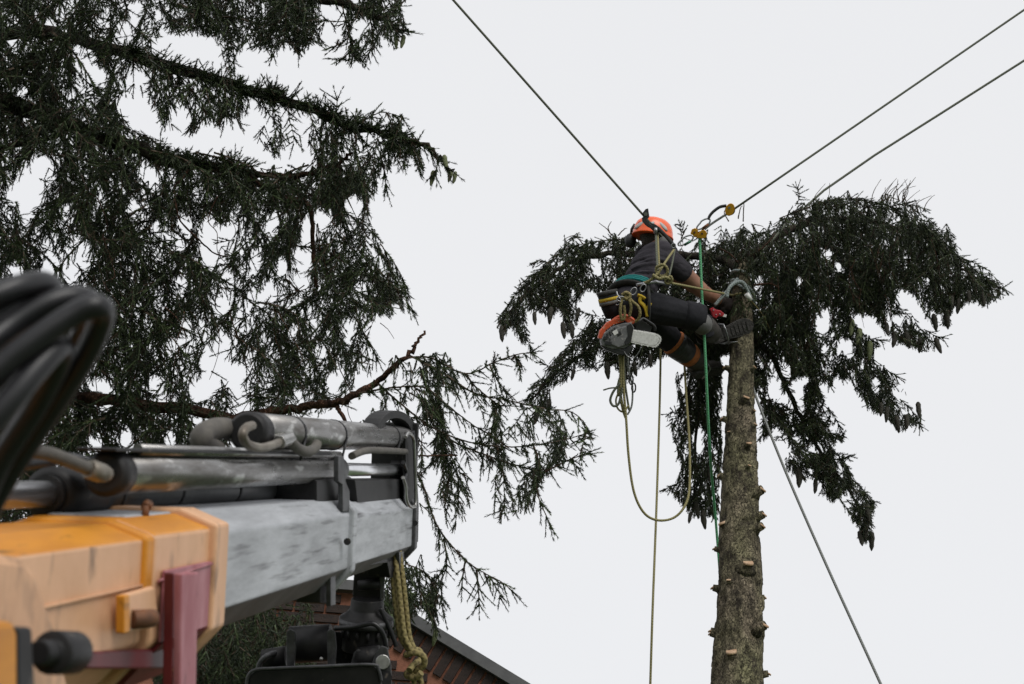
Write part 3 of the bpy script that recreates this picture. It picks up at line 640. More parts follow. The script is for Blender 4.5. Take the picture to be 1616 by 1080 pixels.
DR, LR = (.021, .029, .015), (.080, .105, .045)
top = trunk_pt(395); dz = lambda p: (px_of(p)[0], px_of(p)[1], (p - CAM).dot(F))
# left arm
lb = limb('branch', [dz(trunk_pt(430)), (1120, 405, 9.1), (1040, 405, 9.4), (960, 400, 9.4), (900, 415, 9.3), (850, 450, 9.1), (810, 485, 8.9), (792, 508, 8.7)], .033, .006, M['limb'], rt)
fo = Foliage(T_RIGHT, DR, LR, 5)
fill(fo, mR, R_L, 760, (8.85, 9.7), 95, (.15, .36), .4, .075, .028, spread=.5)
comb(fo, [(1000, 376, 9), (940, 382, 8.95), (890, 395, 8.9), (850, 430, 8.8), (810, 470, 8.7), (788, 510, 8.65)], .022, .075, .5, .5, (.1, .25), mR, up=.5)
for q in ([(890, 390, 8.9), (895, 380, 8.9), (912, 372, 8.9)], [(868, 415, 8.8), (850, 412, 8.8), (838, 418, 8.8)], [(825, 480, 8.7), (828, 520, 8.7), (842, 560, 8.65)], [(1075, 380, 8.9), (1078, 366, 8.9), (1072, 350, 8.9)]): comb(fo, q, .02, .06, .3, r=.003)
fo.build('foliage', lb)
for x, y, h in ((790, 537, 26), (869, 509, 28), (887, 533, 28), (901, 533, 26), (913, 505, 22), (842, 512, 22)): cone(x, y, 8.6, h, lb)
for pts in ([(965, 372), (958, 362), (945, 352)], [(962, 368), (960, 358), (965, 350)], [(975, 372), (985, 362), (990, 360)], [(920, 385), (905, 372), (888, 380)]): limb('dead_twig', [(x, y, 9) for x, y in pts], .005, .002, M['twig'], lb, 5)
# lower left arm
lb = limb('branch', [dz(trunk_pt(470)), (1100, 498, 9.1), (1020, 520, 9.3), (950, 545, 9.2), (900, 573, 9.0), (860, 605, 8.7), (838, 635, 8.65)], .028, .005, M['limb'], rt)
fo = Foliage(T_RIGHT, DR, LR, 6)
fill(fo, mR, R_L2, 340, (8.75, 9.6), 105, (.12, .3), .4, .07, .028, spread=.6)
comb(fo, [(980, 530, 8.95), (950, 540, 8.9), (900, 570, 8.8), (860, 605, 8.7), (828, 632, 8.65)], .022, .07, .5, .4, (.08, .2), mR, up=.5)
for q in ([(946, 500, 9), (930, 496, 9), (915, 492, 9)], [(880, 580, 8.8), (866, 578, 8.8), (852, 572, 8.8)]): comb(fo, q, .022, .06, .3, r=.003)
fo.build('foliage', lb)
for x, y, h, gq in ((957, 598, 30, False), (848, 672, 30, False), (866, 655, 26, False), (1000, 592, 24, False), (1026, 580, 24, False), (978, 625, 30, True), (905, 600, 20, False), (985, 600, 24, False)): cone(x, y, 8.7, h, lb, gq)
# hanging column behind the trunk
lb = limb('branch', [dz(trunk_pt(470)), (1130, 520, 8.95), (1105, 600, 9.0), (1098, 700, 8.9), (1095, 800, 8.8)], .025, .006, M['limb'], rt)
fo = Foliage(T_RIGHT, DR, LR, 7)
fill(fo, mR, R_C, 260, (8.7, 9.2), 92, (.12, .32), .4, .065, .028, spread=.35)
for q in ([(1075, 660, 8.9), (1062, 650, 8.9), (1054, 655, 8.9)], [(1075, 760, 8.9), (1060, 768, 8.9), (1046, 774, 8.9)], [(1120, 740, 8.9), (1124, 780, 8.9), (1112, 800, 8.9)]): comb(fo, q, .022, .06, .3, r=.003)
fo.build('foliage', lb)
for x, y, h in ((1090, 827, 20), (1109, 833, 30), (1099, 816, 26), (1120, 760, 26)): cone(x, y, 8.7, h, lb)
# right mass
lb = limb('branch', [dz(trunk_pt(420)), (1200, 392, 8.9), (1250, 362, 9.2), (1320, 345, 9.3), (1400, 355, 9.3), (1470, 395, 9.1), (1530, 432, 8.8), (1580, 456, 8.6)], .036, .006, M['limb'], rt)
fo = Foliage(T_RIGHT, DR, LR, 8)
fill(fo, mR, R_R, 1450, (8.45, 9.9), 88, (.14, .36), .4, .075, .028, spread=.5)
comb(fo, [(1230, 345, 8.7), (1320, 315, 8.8), (1400, 325, 8.8), (1470, 365, 8.7), (1530, 420, 8.6), (1588, 458, 8.6)], .022, .075, .5, .5, (.1, .25), mR, up=.5)
for q in ([(1400, 330, 8.8), (1425, 322, 8.8), (1460, 330, 8.8)], [(1500, 400, 8.7), (1530, 412, 8.7), (1555, 424, 8.7)], [(1458, 520, 8.6), (1475, 530, 8.6), (1488, 533, 8.6)], [(1372, 535, 8.6), (1385, 536, 8.6), (1396, 538, 8.6)], [(1300, 590, 8.6), (1308, 605, 8.6), (1312, 612, 8.6)], [(1395, 580, 8.6), (1408, 590, 8.6), (1420, 596, 8.6)], [(1420, 630, 8.6), (1440, 650, 8.6), (1452, 672, 8.6)], [(1255, 325, 8.7), (1262, 310, 8.7), (1258, 295, 8.7)]): comb(fo, q, .022, .065, .4, r=.003)
fo.build('foliage', lb)
for x, y, h, gq in ((1475, 520, 28, False), (1496, 515, 30, False), (1504, 485, 22, False), (1516, 494, 26, False), (1479, 558, 28, False), (1453, 556, 26, False), (1415, 548, 28, False), (1432, 548, 28, False), (1400, 530, 24, False), (1375, 565, 30, True), (1346, 528, 28, True), (1359, 545, 30, True), (1416, 680, 26, False), (1401, 664, 24, False), (1451, 658, 26, False), (1530, 478, 22, False), (1554, 482, 24, False), (1432, 676, 24, False), (1392, 655, 22, False)): cone(x, y, 8.5, h, lb, gq)
for k in range(22):
    x = RND.choice([RND.uniform(1280, 1330), RND.uniform(1372, 1425), RND.uniform(1420, 1460)]); y0 = 318 if x < 1430 else 335
    limb('dead_twig', [(x, y0, 8.7), (x + RND.uniform(-4, 10), y0 - RND.uniform(8, 18), 8.7), (x + RND.uniform(0, 22), y0 - RND.uniform(20, 42), 8.7)], .004, .0015, M['twig'], lb, 4)
for k in range(16):
    x, y = RND.uniform(1215, 1480), RND.uniform(350, 470); limb('dead_twig', [(x, y, 8.4), (x + RND.uniform(-6, 10), y + RND.uniform(15, 30), 8.4), (x + RND.uniform(0, 25), y + RND.uniform(40, 75), 8.4)], .003, .001, M['redlimb'], lb, 4)
for pts in ([(1183, 405), (1205, 390), (1222, 372)], [(1165, 415), (1150, 400), (1135, 392)], [(1190, 450), (1215, 448), (1230, 455)]): limb('dead_twig', [(x, y, 8.5) for x, y in pts], .008, .004, M['redlimb'], lb, 6)
for pts in ([(1165, 345), (1168, 330), (1172, 325)], [(1150, 350), (1143, 335), (1150, 328)], [(1173, 350), (1174, 322), (1174, 318)], [(1190, 365), (1190, 355), (1205, 358)]): limb('dead_twig', [(x, y, 8.8) for x, y in pts], .005, .002, M['twig'], lb, 5)
# long branch slanting down on the right
lb = limb('branch', [dz(trunk_pt(520)), (1215, 560, 9.0), (1245, 620, 9.2), (1280, 690, 9.2), (1325, 755, 9.0), (1362, 810, 8.8), (1366, 850, 8.7)], .024, .004, M['limb'], rt)
fo = Foliage(T_RIGHT, DR, LR, 9)
fill(fo, mR, R_D, 560, (8.6, 9.4), 75, (.1, .28), .35, .065, .028, spread=.7)
comb(fo, [(1215, 560, 8.8), (1245, 620, 8.9), (1280, 690, 8.9), (1325, 755, 8.8), (1362, 810, 8.7), (1366, 850, 8.7)], .03, .07, .3, .4, (.08, .2), mR, up=.2)
for q in ([(1210, 670, 8.8), (1203, 685, 8.8), (1197, 694, 8.8)], [(1300, 640, 8.8), (1315, 655, 8.8), (1330, 685, 8.8)], [(1310, 690, 8.8), (1325, 690, 8.8), (1331, 684, 8.8)], [(1320, 730, 8.8), (1335, 722, 8.8), (1345, 720, 8.8)], [(1340, 770, 8.8), (1362, 780, 8.8), (1382, 797, 8.8)], [(1240, 700, 8.8), (1232, 690, 8.8), (1226, 692, 8.8)]): comb(fo, q, .022, .06, .4, r=.003)
fo.build('foliage', lb)
for x, y, h in ((1261, 769, 34), (1288, 778, 24), (1357, 861, 24), (1371, 822, 28), (1378, 866, 28), (1368, 852, 24)): cone(x, y, 8.65, h, lb)

# ------------------------------------------------------------------ brick house behind
HD = 9.3
hx, hy = R0, YH
hA = P(566, 938, HD)                     # top corner of the gable rake
YW = hA.y
def HW(x, y, off=0.0):                   # pixel to the wall plane
    r = ray(x, y); k = (YW - off - CAM.y) / r.y; return CAM + r * k
pl, pr = HW(200, 930), HW(798, 1080)
zt = hA.z; rake = V((pr.x - hA.x, 0, pr.z - hA.z)).normalized(); zl = zt
rn = V((-rake.z, 0, rake.x)); rn = rn if rn.z > 0 else -rn
lenr = (zt - 2.3) / -rake.z; eave = hA + rake * lenr; xl = hA.x - 3.2
house = empty('brick_house', V((hA.x, YW, 0)), 'dark brown brick house with red mortar and grey roof edge behind the grapple', 'house')
mb = MB(); poly = [V((xl, YW, 0)), V((eave.x, YW, 0)), V((eave.x, YW, eave.z)), V((hA.x, YW, zt)), V((xl, YW, zt))]
mb.prism(poly, YH * 6); wall = mb.build('wall', M['mortar'], house)
bm_ = MB(); bm_.box(V((0, 0, 0)), R0 * .103, YH * .02, Z * .0285); ob = bm_.build('brick', M['brick']); BR = ob.data; bpy.data.objects.remove(ob)
bm_ = MB(); bm_.box(V((0, 0, 0)), R0 * .0315, YH * .022, Z * .098); ob = bm_.build('brick', M['brick']); BS = ob.data; bpy.data.objects.remove(ob)
hr = random.Random(4); nb = 0
def put_brick(me, loc, rot=0, s=1.0):
    o = bpy.data.objects.new('brick', me); COL.objects.link(o); o.location = loc + YH * hr.uniform(-.002, .003); o.rotation_euler = (0, rot, hr.uniform(-.006, .006)); o.scale = (s, 1, 1)
    attach(o, wall)
ra = math.atan2(-rake.z, rake.x); k = 0
while k * .083 + .04 < min(lenr, 2.4):
    put_brick(BS, hA + rake * (k * .083 + .05) - rn * .105 - YH * .010, ra); k += 1
SEL = []
for row in range(20):
    z = zt - .05 - row * .074
    for c in range(12):
        x = hA.x - 1.35 + (c + (.5 if row % 2 else 0)) * .225
        p = V((x, YW, z)); q = p - hA
        if q.dot(rn) > -.29 and x + .1 > hA.x:
            if (q - R0 * .055).dot(rn) < -.262: put_brick(BR, p - R0 * .055 - YH * .008, 0, .45)
            continue
        if nb > 240: continue
        put_brick(BR, p - YH * .008); nb += 1
mb = MB(); ov = .09                      # verge: metal edge along the rake, then flat along the top to the left
mb.prism([hA + rn * .075 - YH * ov, eave + rake * .3 + rn * .075 - YH * ov, eave + rake * .3 + rn * .0 - YH * ov, hA - YH * ov], YH * .11)
mb.build('verge', M['fascia'], house)
mb = MB(); mb.box(V(((xl + hA.x) / 2 - .012, YW - .035, zt + .04)), R0 * ((hA.x - xl) / 2), YH * .055, Z * .036); mb.build('fascia', M['fascia'], house)
mb = MB(); mb.prism([hA + rn * .077 + YH * .02, eave + rake * .3 + rn * .077 + YH * .02, eave + rake * .3 + rn * .004 + YH * .02, hA + rn * .004 + YH * .02], YH * 5.9); mb.build('roof', M['rooftile'], house)

# ------------------------------------------------------------------ loader crane boom
BA = ray(1000, 750).normalized(); BS_ = BA.cross(Z).normalized(); BU = BS_.cross(BA); BO = P(650, 830, 4.2)
def B(t, s, u): return BO + BA * t + BS_ * s + BU * u
def bl(x, y, s=0.):
    r = ray(x, y); k = (s - (CAM - BO).dot(BS_)) / r.dot(BS_); p = CAM + r * k - BO; return p.dot(BA), p.dot(BU)
def onb(x, y, s=0.): t, u = bl(x, y, s); return B(t, s, u)
cb = B(-4.6, -.08, 0); 
crane = empty('loader_crane', V((cb.x, cb.y, 0)), 'timber loader crane boom with grey telescopic sections and pale yellow sleeve', 'crane')
def prof(s0, w, ut, ub, ct, cbm, k=.9):        # eight-sided boom section, front face at s0
    return [(s0, ut), (s0 - ct * k, ut + ct), (s0 - w + ct * k, ut + ct), (s0 - w, ut), (s0 - w, ub), (s0 - w + cbm * .9, ub - cbm), (s0 - cbm * .9, ub - cbm), (s0, ub)]
def beam(name, sections, mats, mi=0, bevel=.004, cap=True):
    mb = MB(); mb.loft([[B(t, s, u) for s, u in pf] for t, pf in sections], cap, mi); return mb.build(name, mats, crane, bevel)
p2 = prof(0, .165, .056, -.066, .036, .045); p1 = prof(.012, .19, .066, -.066, .04, .05)
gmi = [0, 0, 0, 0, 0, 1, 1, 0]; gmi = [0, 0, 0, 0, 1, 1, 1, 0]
beam('inner_section', [(-1.4, p2), (.03, p2)], [M['grey'], M['boomunder']], gmi)
beam('middle_section', [(-2.35, p1), (-.985, p1)], [M['grey'], M['boomunder']], gmi)
pe = prof(.024, .214, .078, -.074, .044, .055); beam('end_band', [(-.995, pe), (-.955, pe)], M['grey'], bevel=.005)
pe2 = prof(.012, .19, .066, -.074, .042, .05); beam('end_band', [(.005, pe2), (.05, pe2)], M['blackworn'], bevel=.004)
py = prof(.034, .225, .076, -.066, .020, .06, 2.8); py2 = prof(.044, .245, .082, -.072, .021, .064, 2.8)
ymi = [0, 1, 0, 0, 0, 0, 0, 0]; ymi = [1, 1, 1, 0, 0, 0, 0, 0]  # top faces take the orange, sides and bottom the paler colour
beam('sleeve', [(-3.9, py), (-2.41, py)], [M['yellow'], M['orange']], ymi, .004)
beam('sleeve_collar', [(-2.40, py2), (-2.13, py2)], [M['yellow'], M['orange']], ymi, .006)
py3 = prof(.056, .27, .088, -.078, .024, .07, 2.6)
beam('sleeve_rim', [(-2.165, py3), (-2.10, py3)], M['yellow'], bevel=.005)
beam('weld_ring', [(-2.425, prof(.041, .239, .080, -.02, .0215, .03, 2.8)), (-2.38, prof(.041, .239, .080, -.02, .0215, .03, 2.8))], M['orange'], bevel=.006)
# red painted zone wraps the lower front of the collar
mb = MB(); mb.prism([B(-2.375, .046, .03), B(-2.17, .046, .03), B(-2.17, .046, -.073), B(-2.375, .046, -.073)], BS_ * .005); mb.build('red_panel', M['red'], crane, .002)
mb = MB(); mb.loft([[B(t, .046, -.074), B(t, .052, -.074), B(t, -.012, -.146), B(t, -.02, -.140)] for t in (-2.375, -2.17)]); mb.build('red_underside', M['redshade'], crane)
mb = MB(); mb.tube([B(-3.3, .036, .012), B(-2.42, .036, .012)], .0028, 6); mb.build('weld_seam', M['yellow'], crane)
mb = MB(); mb.tube([B(-2.39, .048, .016), B(-2.17, .052, .026)], .0025, 6); mb.build('weld_seam', M['red'], crane)
# red frame under the sleeve
mb = MB(); a0, a1 = onb(287, 905, .085), onb(314, 903, .085); b0, b1 = onb(284, 1130, .085), onb(309, 1130, .085)
mb.prism([a0, a1, b1, b0], -BS_ * .012); mb.build('frame_post', M['red'], crane, .003)
mb = MB(); mb.prism([a0 - BS_ * .0125, a0 + (a1 - a0) * .06 - BS_ * .0125, b0 + (b1 - b0) * .06 - BS_ * .0125, b0 - BS_ * .0125], -BS_ * .014); mb.build('post_flange', M['redshade'], crane, .002)
c0, c1 = onb(120, 1030, .04), onb(286, 1022, .04); d0, d1 = onb(120, 1056, .04), onb(286, 1056, .04)
mb = MB(); mb.prism([c0, c1, d1, d0], -BS_ * .05); mb.build('frame_crossbar', M['redshade'], crane, .003)
# rusty catch on the sleeve
mb = MB(); mb.prism([onb(185, 938, .045), onb(232, 925, .045), onb(238, 975, .045), onb(232, 990, .045), onb(186, 1000, .045)], BS_ * .012); mb.build('catch_plate', M['yellow'], crane, .004)
mb = MB(); q = onb(208, 978, .058); mb.tube([q, q + BS_ * .012 + BA * .012, q + BS_ * .02 + BA * .028], [.013, .013, .012], 12); mb.build('catch_pin', M['rust'], crane, .002)
mb = MB(); mb.prism([onb(182, 940, .058), onb(191, 938, .058), onb(191, 998, .058), onb(182, 1000, .058)], BS_ * .012); mb.build('catch_rib', M['orange'], crane, .002)
mb = MB(); q = onb(229, 818, -.02); mb.tube([q, q + BU * .02], .006, 8); mb.tube([q + BU * .016, q + BU * .022 + BA * .01], .008, 8); mb.build('grease_nipple', M['rust'], crane)
# near yellow bracket with black lamp, at the left edge
mb = MB(); mb.prism([onb(-90, 884, .12), onb(0, 874, .12), onb(42, 880, .12), onb(60, 905, .12), onb(92, 1000, .12), onb(120, 1120, .12), onb(-90, 1120, .12)], -BS_ * .05); mb.build('knuckle_plate', M['yellow'], crane, .01)
mb = MB(); mb.prism([onb(-70, 985, .165), onb(22, 980, .165), onb(30, 1000, .165), onb(30, 1110, .165), onb(-70, 1110, .165)], -BS_ * .043); mb.build('pin_block', M['orange'], crane, .006)
mb = MB(); mb.prism([onb(26, 990, .165), onb(52, 990, .165), onb(58, 1110, .165), onb(28, 1110, .165)], -BS_ * .03); mb.build('hose_clamp', M['black'], crane, .004)
q0, q1 = onb(60, 1030, .16), onb(116, 1030, .16); mb = MB(); mb.tube([q0, q0.lerp(q1, .35), q0.lerp(q1, .36), q1], [.012, .012, .0215, .0215], 18); mb.build('pin_cap', M['black'], crane, .002)
mb = MB(); mb.tube([q1, q1 + (q1 - q0).normalized() * .002], .019, 18); mb.build('pin_cap_face', M['zinc'], crane)
# hydraulic cylinders: t, s, u
def cyl(name, pts, r, mt, n=24, bevel=0): mb = MB(); mb.tube([B(*p) for p in pts], r, n); return mb.build(name, mt, crane, bevel)
cyl('lower_cylinder', [(-2.26, -.15, .133), (-.35, -.15, .125)], .034, M['steeld'])
cyl('gland', [(-2.335, -.15, .133), (-2.33, -.15, .133), (-2.20, -.15, .133)], [.03, .041, .041], M['black'])
cyl('gland_face', [(-2.345, -.15, .133), (-2.335, -.15, .133)], .028, M['black'])
cyl('piston_rod', [(-3.4, -.15, .133), (-2.33, -.15, .133)], .0195, M['chrome'])
for t in (-2.13, -1.85, -1.5): cyl('clamp_band', [(t, -.15, .132), (t + .012, -.15, .132)], .0362, M['black'])
cyl('long_cylinder', [(-2.355, -.05, .166), (-.92, -.05, .178)], .0315, M['steel'])
cyl('cylinder_end', [(-2.372, -.05, .166), (-2.366, -.05, .166), (-2.33, -.05, .166)], [.026, .034, .034], M['black'])
cyl('cylinder_rod', [(-.95, -.05, .178), (.07, -.05, .182)], .0185, M['chrome'])
cyl('cylinder_end', [(-.99, -.05, .178), (-.9, -.05, .178)], .0345, M['steeld'])
mb = MB(); e0, e1 = B(-2.37, -.05, .172), B(-2.4, -.02, .168); f1, f2, f3 = onb(148, 745, .0), onb(128, 735, .0), onb(76, 718, -.02)
mb.tube([B(-2.365, -.05, .166), onb(160, 748, .01)], .012, 10); mb.build('hose_fitting', M['brassy'], crane)
mb = MB(); mb.tube([onb(162, 748, .01), onb(140, 740, .0)], .0135, 6); mb.build('hose_nut', M['brassy'], crane)
mb = MB(); mb.tube(spline([onb(142, 741, .0), onb(110, 728, -.01), onb(76, 716, -.02), onb(40, 712, -.04)], 5), .009, 10); mb.build('hose', M['hosegrey'], crane)
mb = MB(); mb.tube(spline([onb(142, 732, -.1), onb(110, 724, -.1), onb(70, 728, -.1), onb(10, 738, -.12)], 5), .009, 10); mb.build('hose', M['rubber'], crane)
mb = MB(); mb.prism([onb(183, 707, -.02), onb(524, 714, -.02), onb(524, 719, -.02), onb(183, 713, -.02)], -BS_ * .06); mb.build('cover_strip', M['black'], crane, .002)
cyl('oil_pipe', [(-2.30, -.03, .203), (-.96, -.03, .216)], .009, M['steel'], 12)
cyl('upper_cylinder', [(-1.655, -.05, .252), (.06, -.05, .288)], .0385, M['steel'])
cyl('cylinder_end', [(-1.69, -.05, .251), (-1.68, -.05, .251), (-1.63, -.05, .252)], [.033, .0405, .0405], M['black'])
for t in (-1.38, -.97, -.22):
    uu = .252 + (t + 1.655) / 1.715 * .036; cyl('strap', [(t, -.05, uu), (t + .014, -.05, uu)], .0402, M['rubber'])
    mb = MB(); mb.tube([B(t + .007, -.01, uu - .005), B(t - .02, -.015, uu - .06)], .003, 5); mb.build('strap_tail', M['rubber'], crane)
def pipe(name, pxs, s, r, mt, n=10): mb = MB(); mb.tube(spline([onb(x, y, ss if (ss := (q[0] if q else s)) is not None else s) for x, y, *q in pxs], 6), r, n); return mb.build(name, mt, crane)
pipe('bent_pipe', [(398, 672), (388, 676), (383, 688), (392, 702), (412, 707), (432, 702), (446, 696)], .0, .009, M['brassy'])
pipe('pipe_nut', [(440, 698), (458, 692)], .0, .014, M['zinc'], 6)
pipe('hose', [(456, 694), (470, 708), (484, 713), (496, 708), (500, 700)], .0, .012, M['hosegrey'])
pipe('hose', [(555, 720), (575, 712), (600, 711), (640, 713)], -.01, .010, M['hosegrey'])
pipe('hose', [(340, 712), (322, 700), (318, 690), (330, 680), (352, 676), (370, 682)], -.1, .022, M['hosegrey'], 14)
# upright brackets and the tip head
mb = MB(); mb.prism([onb(534, 720, .01), onb(543, 720, .01), onb(546, 760, .01), onb(552, 775, .01), onb(552, 808, .01), onb(541, 808, .01), onb(541, 765, .01), onb(534, 760, .01)], -BS_ * .012); mb.build('bracket', M['blackworn'], crane, .002)
mb = MB(); mb.prism([onb(500, 758, -.02), onb(545, 755, -.02), onb(548, 806, -.02), onb(500, 790, -.02)], -BS_ * .13); mb.build('bracket_web', M['black'], crane, .003)
mb = MB(); mb.loft([[B(t, s, u) for s, u in ((-.005, .10), (-.16, .10), (-.16, .34), (-.005, .34))] for t in (.075, .10)]); mb.build('head_plate', M['black'], crane, .004)
mb = MB(); mb.prism([onb(640, 690, -.006), onb(655, 680, -.006), onb(661, 800, -.006), onb(660, 855, -.006), onb(650, 866, -.006), onb(642, 800, -.006)], -BS_ * .012); mb.build('head_side', M['black'], crane, .002)
mb = MB(); mb.prism([onb(560, 757, -.03), onb(640, 756, -.03), onb(645, 792, -.03), onb(565, 800, -.03)], -BS_ * .10); mb.build('head_block', M['black'], crane, .004)
arc = [onb(598 + 0, 678, -.02)] + [onb(626 - 30 * cos(a), 684 - 36 * sin(a), -.02) for a in [radians(q) for q in range(10, 176, 15)]] + [onb(640, 690, -.02)]
inn = [onb(626 - 24 * cos(a), 686 - 26 * sin(a), -.02) for a in [radians(q) for q in range(170, 10, -15)]]
mb = MB(); mb.prism(arc + inn, -BS_ * .05); mb.build('hose_guard', M['black'], crane, .002)
pipe('head_pipe', [(640, 690), (645, 684), (652, 692), (654, 715), (656, 790), (652, 800), (645, 797), (641, 786), (640, 768), (636, 754)], .012, .0055, M['zinc'])
pipe('head_pipe', [(636, 730), (641, 745), (638, 758), (642, 772)], .008, .007, M['rubber'])
cyl('rod_eye', [(.05, -.085, .182), (.05, -.015, .182)], .03, M['black'])
mb = MB(); q = onb(652, 838, .001); 
for xx, yy in ((548, 855), (655, 826)): mb.tube([onb(xx, yy, .024), onb(xx, yy, .032)], .009, 10)
mb.build('bolt', M['black'], crane)
# lug plates below the boom
mb = MB(); mb.prism([onb(522, 908, .0), onb(530, 905, .0), onb(530, 955, .0), onb(522, 957, .0)], -BS_ * .012); mb.build('lug', M['blackworn'], crane, .002)
mb = MB(); mb.prism([onb(506, 912, -.02), onb(523, 908, -.02), onb(523, 954, -.02), onb(506, 952, -.02)], -BS_ * .06); mb.build('lug_block', M['black'], crane, .003)
mb = MB(); mb.prism([onb(630, 872, .0), onb(637, 870, .0), onb(637, 912, .0), onb(632, 912, .0)], -BS_ * .01); mb.build('lug', M['blackworn'], crane, .001)
mb = MB(); mb.prism([onb(610, 880, -.02), onb(637, 868, -.02), onb(634, 912, -.02), onb(616, 912, -.02)], -BS_ * .07); mb.build('lug_block', M['black'], crane, .003)
mb = MB(); mb.prism([onb(575, 880, -.02), onb(640, 872, -.02), onb(640, 884, -.02), onb(575, 894, -.02)], -BS_ * .11); mb.build('tip_plate', M['black'], crane, .003)
# big blurred hoses looping up beside the camera
def hose(pts, r): mb = MB(); mb.tube(spline(px_line(pts), 8), r, 14); mb.build('hose', M['rubber'], crane)
hose([(-190, 690, .95), (-60, 578, .97), (20, 512, 1.0), (90, 474, 1.02), (135, 472, 1.04), (146, 498, 1.06), (112, 560, 1.08), (50, 650, 1.1), (-5, 740, 1.12), (-60, 860, 1.14), (-120, 1100, 1.15)], .0098)
hose([(-190, 760, .93), (-60, 636, .95), (30, 556, .97), (110, 500, .99), (154, 484, 1.0), (160, 505, 1.02), (130, 570, 1.04), (52, 690, 1.06), (-15, 800, 1.07), (-80, 950, 1.08), (-130, 1200, 1.09)], .0098)
hose([(-190, 590, .96), (-50, 492, .98), (20, 456, 1.0), (70, 447, 1.03), (80, 468, 1.05), (52, 520, 1.07), (0, 600, 1.09), (-60, 720, 1.11), (-110, 900, 1.12)], .0098)
hose([(-190, 632, .98), (-60, 536, .99), (5, 492, 1.01), (52, 474, 1.03), (60, 490, 1.05), (34, 545, 1.08), (-14, 640, 1.1), (-60, 760, 1.12), (-110, 950, 1.13)], .0098)
hose([(-170, 840, .92), (-70, 735, .94), (10, 640, .96), (60, 580, .98), (92, 548, 1.0), (94, 568, 1.02), (58, 640, 1.04), (-10, 750, 1.05), (-60, 900, 1.06), (-110, 1150, 1.07)], .0098)
# column outside the frame that carries the boom
mb = MB(); q = B(-3.85, -.08, 0); mb.tube([V((q.x, q.y, .0)), V((q.x, q.y, .12)), V((q.x, q.y, .13)), V((q.x, q.y, q.z - .08))], [.4, .4, .15, .13], 20); mb.build('column', M['orange'], crane)
mb = MB(); mb.tube([q - BS_ * .22, q + BS_ * .2], .11, 18); mb.build('knuckle_pin', M['black'], crane)

# ------------------------------------------------------------------ grapple hanging from the boom tip
GD = 4.0
def gp(x, y, d=GD): return P(x, y, d)
gr = empty('log_grapple', gp(585, 890), 'black steel log grapple and rotator hanging under the boom tip', 'grapple')
def gprism(name, pts, d, th, mt, bevel=.004): mb = MB(); mb.prism([gp(x, y, d) for x, y in pts], YH * th); return mb.build(name, mt, gr, bevel)
def gtube(name, a, b, r, mt, n=20, d=GD, bevel=0): mb = MB(); mb.tube([gp(*a), gp(*b)], r, n); return mb.build(name, mt, gr, bevel)
gprism('hanger', [(560, 885), (606, 878), (602, 945), (590, 955), (570, 955), (556, 940)], 4.02, .05, M['black'])
gprism('hanger_side', [(598, 880), (608, 878), (606, 940), (600, 948)], 3.98, .012, M['blackworn'], .002)
gtube('hanger_pin', (565, 924, 3.99), (600, 922, 3.99), .016, M['black'])
ctop, cbot = gp(580, 945), gp(576, 1015); rd = (cbot - ctop).normalized()
mb = MB(); mb.tube([ctop, ctop + rd * .035, ctop + rd * .05, ctop + rd * .058, ctop + rd * .085, ctop + rd * .086, ctop + rd * .16], [.05, .054, .07, .084, .084, .07, .072], 32); mb.build('rotator', M['black'], gr, .003)
mb = MB(); mb.tube([ctop + rd * .060, ctop + rd * .082], .0855, 32); ro_ = mb.build('rotator_ring', M['blackworn'], gr)
for k in range(14):
    a = 2 * pi * k / 14; xx, yy, _ = frame_of(rd); c = ctop + rd * .105 + (xx * cos(a) + yy * sin(a)) * .072
    mb = MB(); mb.tube([c - rd * .014, c + rd * .014], .006, 6); mb.build('ring_bolt', M['black'], gr)
def gpipe(name, pts, r, mt, n=10): mb = MB(); mb.tube(spline([gp(*q) for q in pts], 6), r, n); return mb.build(name, mt, gr)
gpipe('rotator_hose', [(528, 992, 3.9), (556, 990, 3.88), (574, 986, 3.88), (590, 985, 3.88), (603, 998, 3.88), (610, 1025, 3.9)], .008, M['rubber'])
gpipe('rotator_hose', [(600, 960, 3.95), (612, 985, 3.95), (622, 1010, 3.95), (625, 1020, 3.95)], .008, M['rubber'])
gtube('cylinder', (458, 1018, 3.95), (522, 1014, 3.95), .056, M['black'], 24)
for x in (452, 516): gprism('cylinder_cheek', [(x, 996), (x + 6, 992), (x + 13, 996), (x + 15, 1020), (x + 12, 1052), (x + 1, 1052), (x, 1020)], 3.86, .02, M['blackworn'], .003)
gprism('frame_plate', [(528, 996), (560, 1000), (590, 1004), (608, 1015), (612, 1060), (530, 1060)], 4.0, .06, M['black'])
gtube('cylinder', (565, 1040, 3.92), (600, 1036, 3.92), .034, M['black'], 20)
gprism('cylinder_cheek', [(552, 1055), (558, 1030), (565, 1024), (570, 1026), (565, 1055)], 3.9, .02, M['blackworn'], .003)
gprism('arm_plate', [(586, 1050), (592, 1030), (602, 1018), (612, 1022), (617, 1050), (620, 1130), (598, 1130), (600, 1075)], 3.86, .025, M['blackworn'], .004)
mb = MB(); mb.tube([gp(604, 1045, 3.85), gp(604, 1045, 3.88)], .022, 16); mb.build('arm_pin', M['zinc'], gr, .002)
mb = MB(); mb.tube([gp(610, 1072, 3.852), gp(610, 1072, 3.88)], .016, 16, ell=(1, 1.6)); mb.build('arm_hole', M['black'], gr)
gprism('jaw', [(388, 1090), (392, 1066), (402, 1058), (420, 1056), (588, 1049), (598, 1056), (602, 1075), (604, 1150), (388, 1150)], 3.8, .16, M['black'], .008)
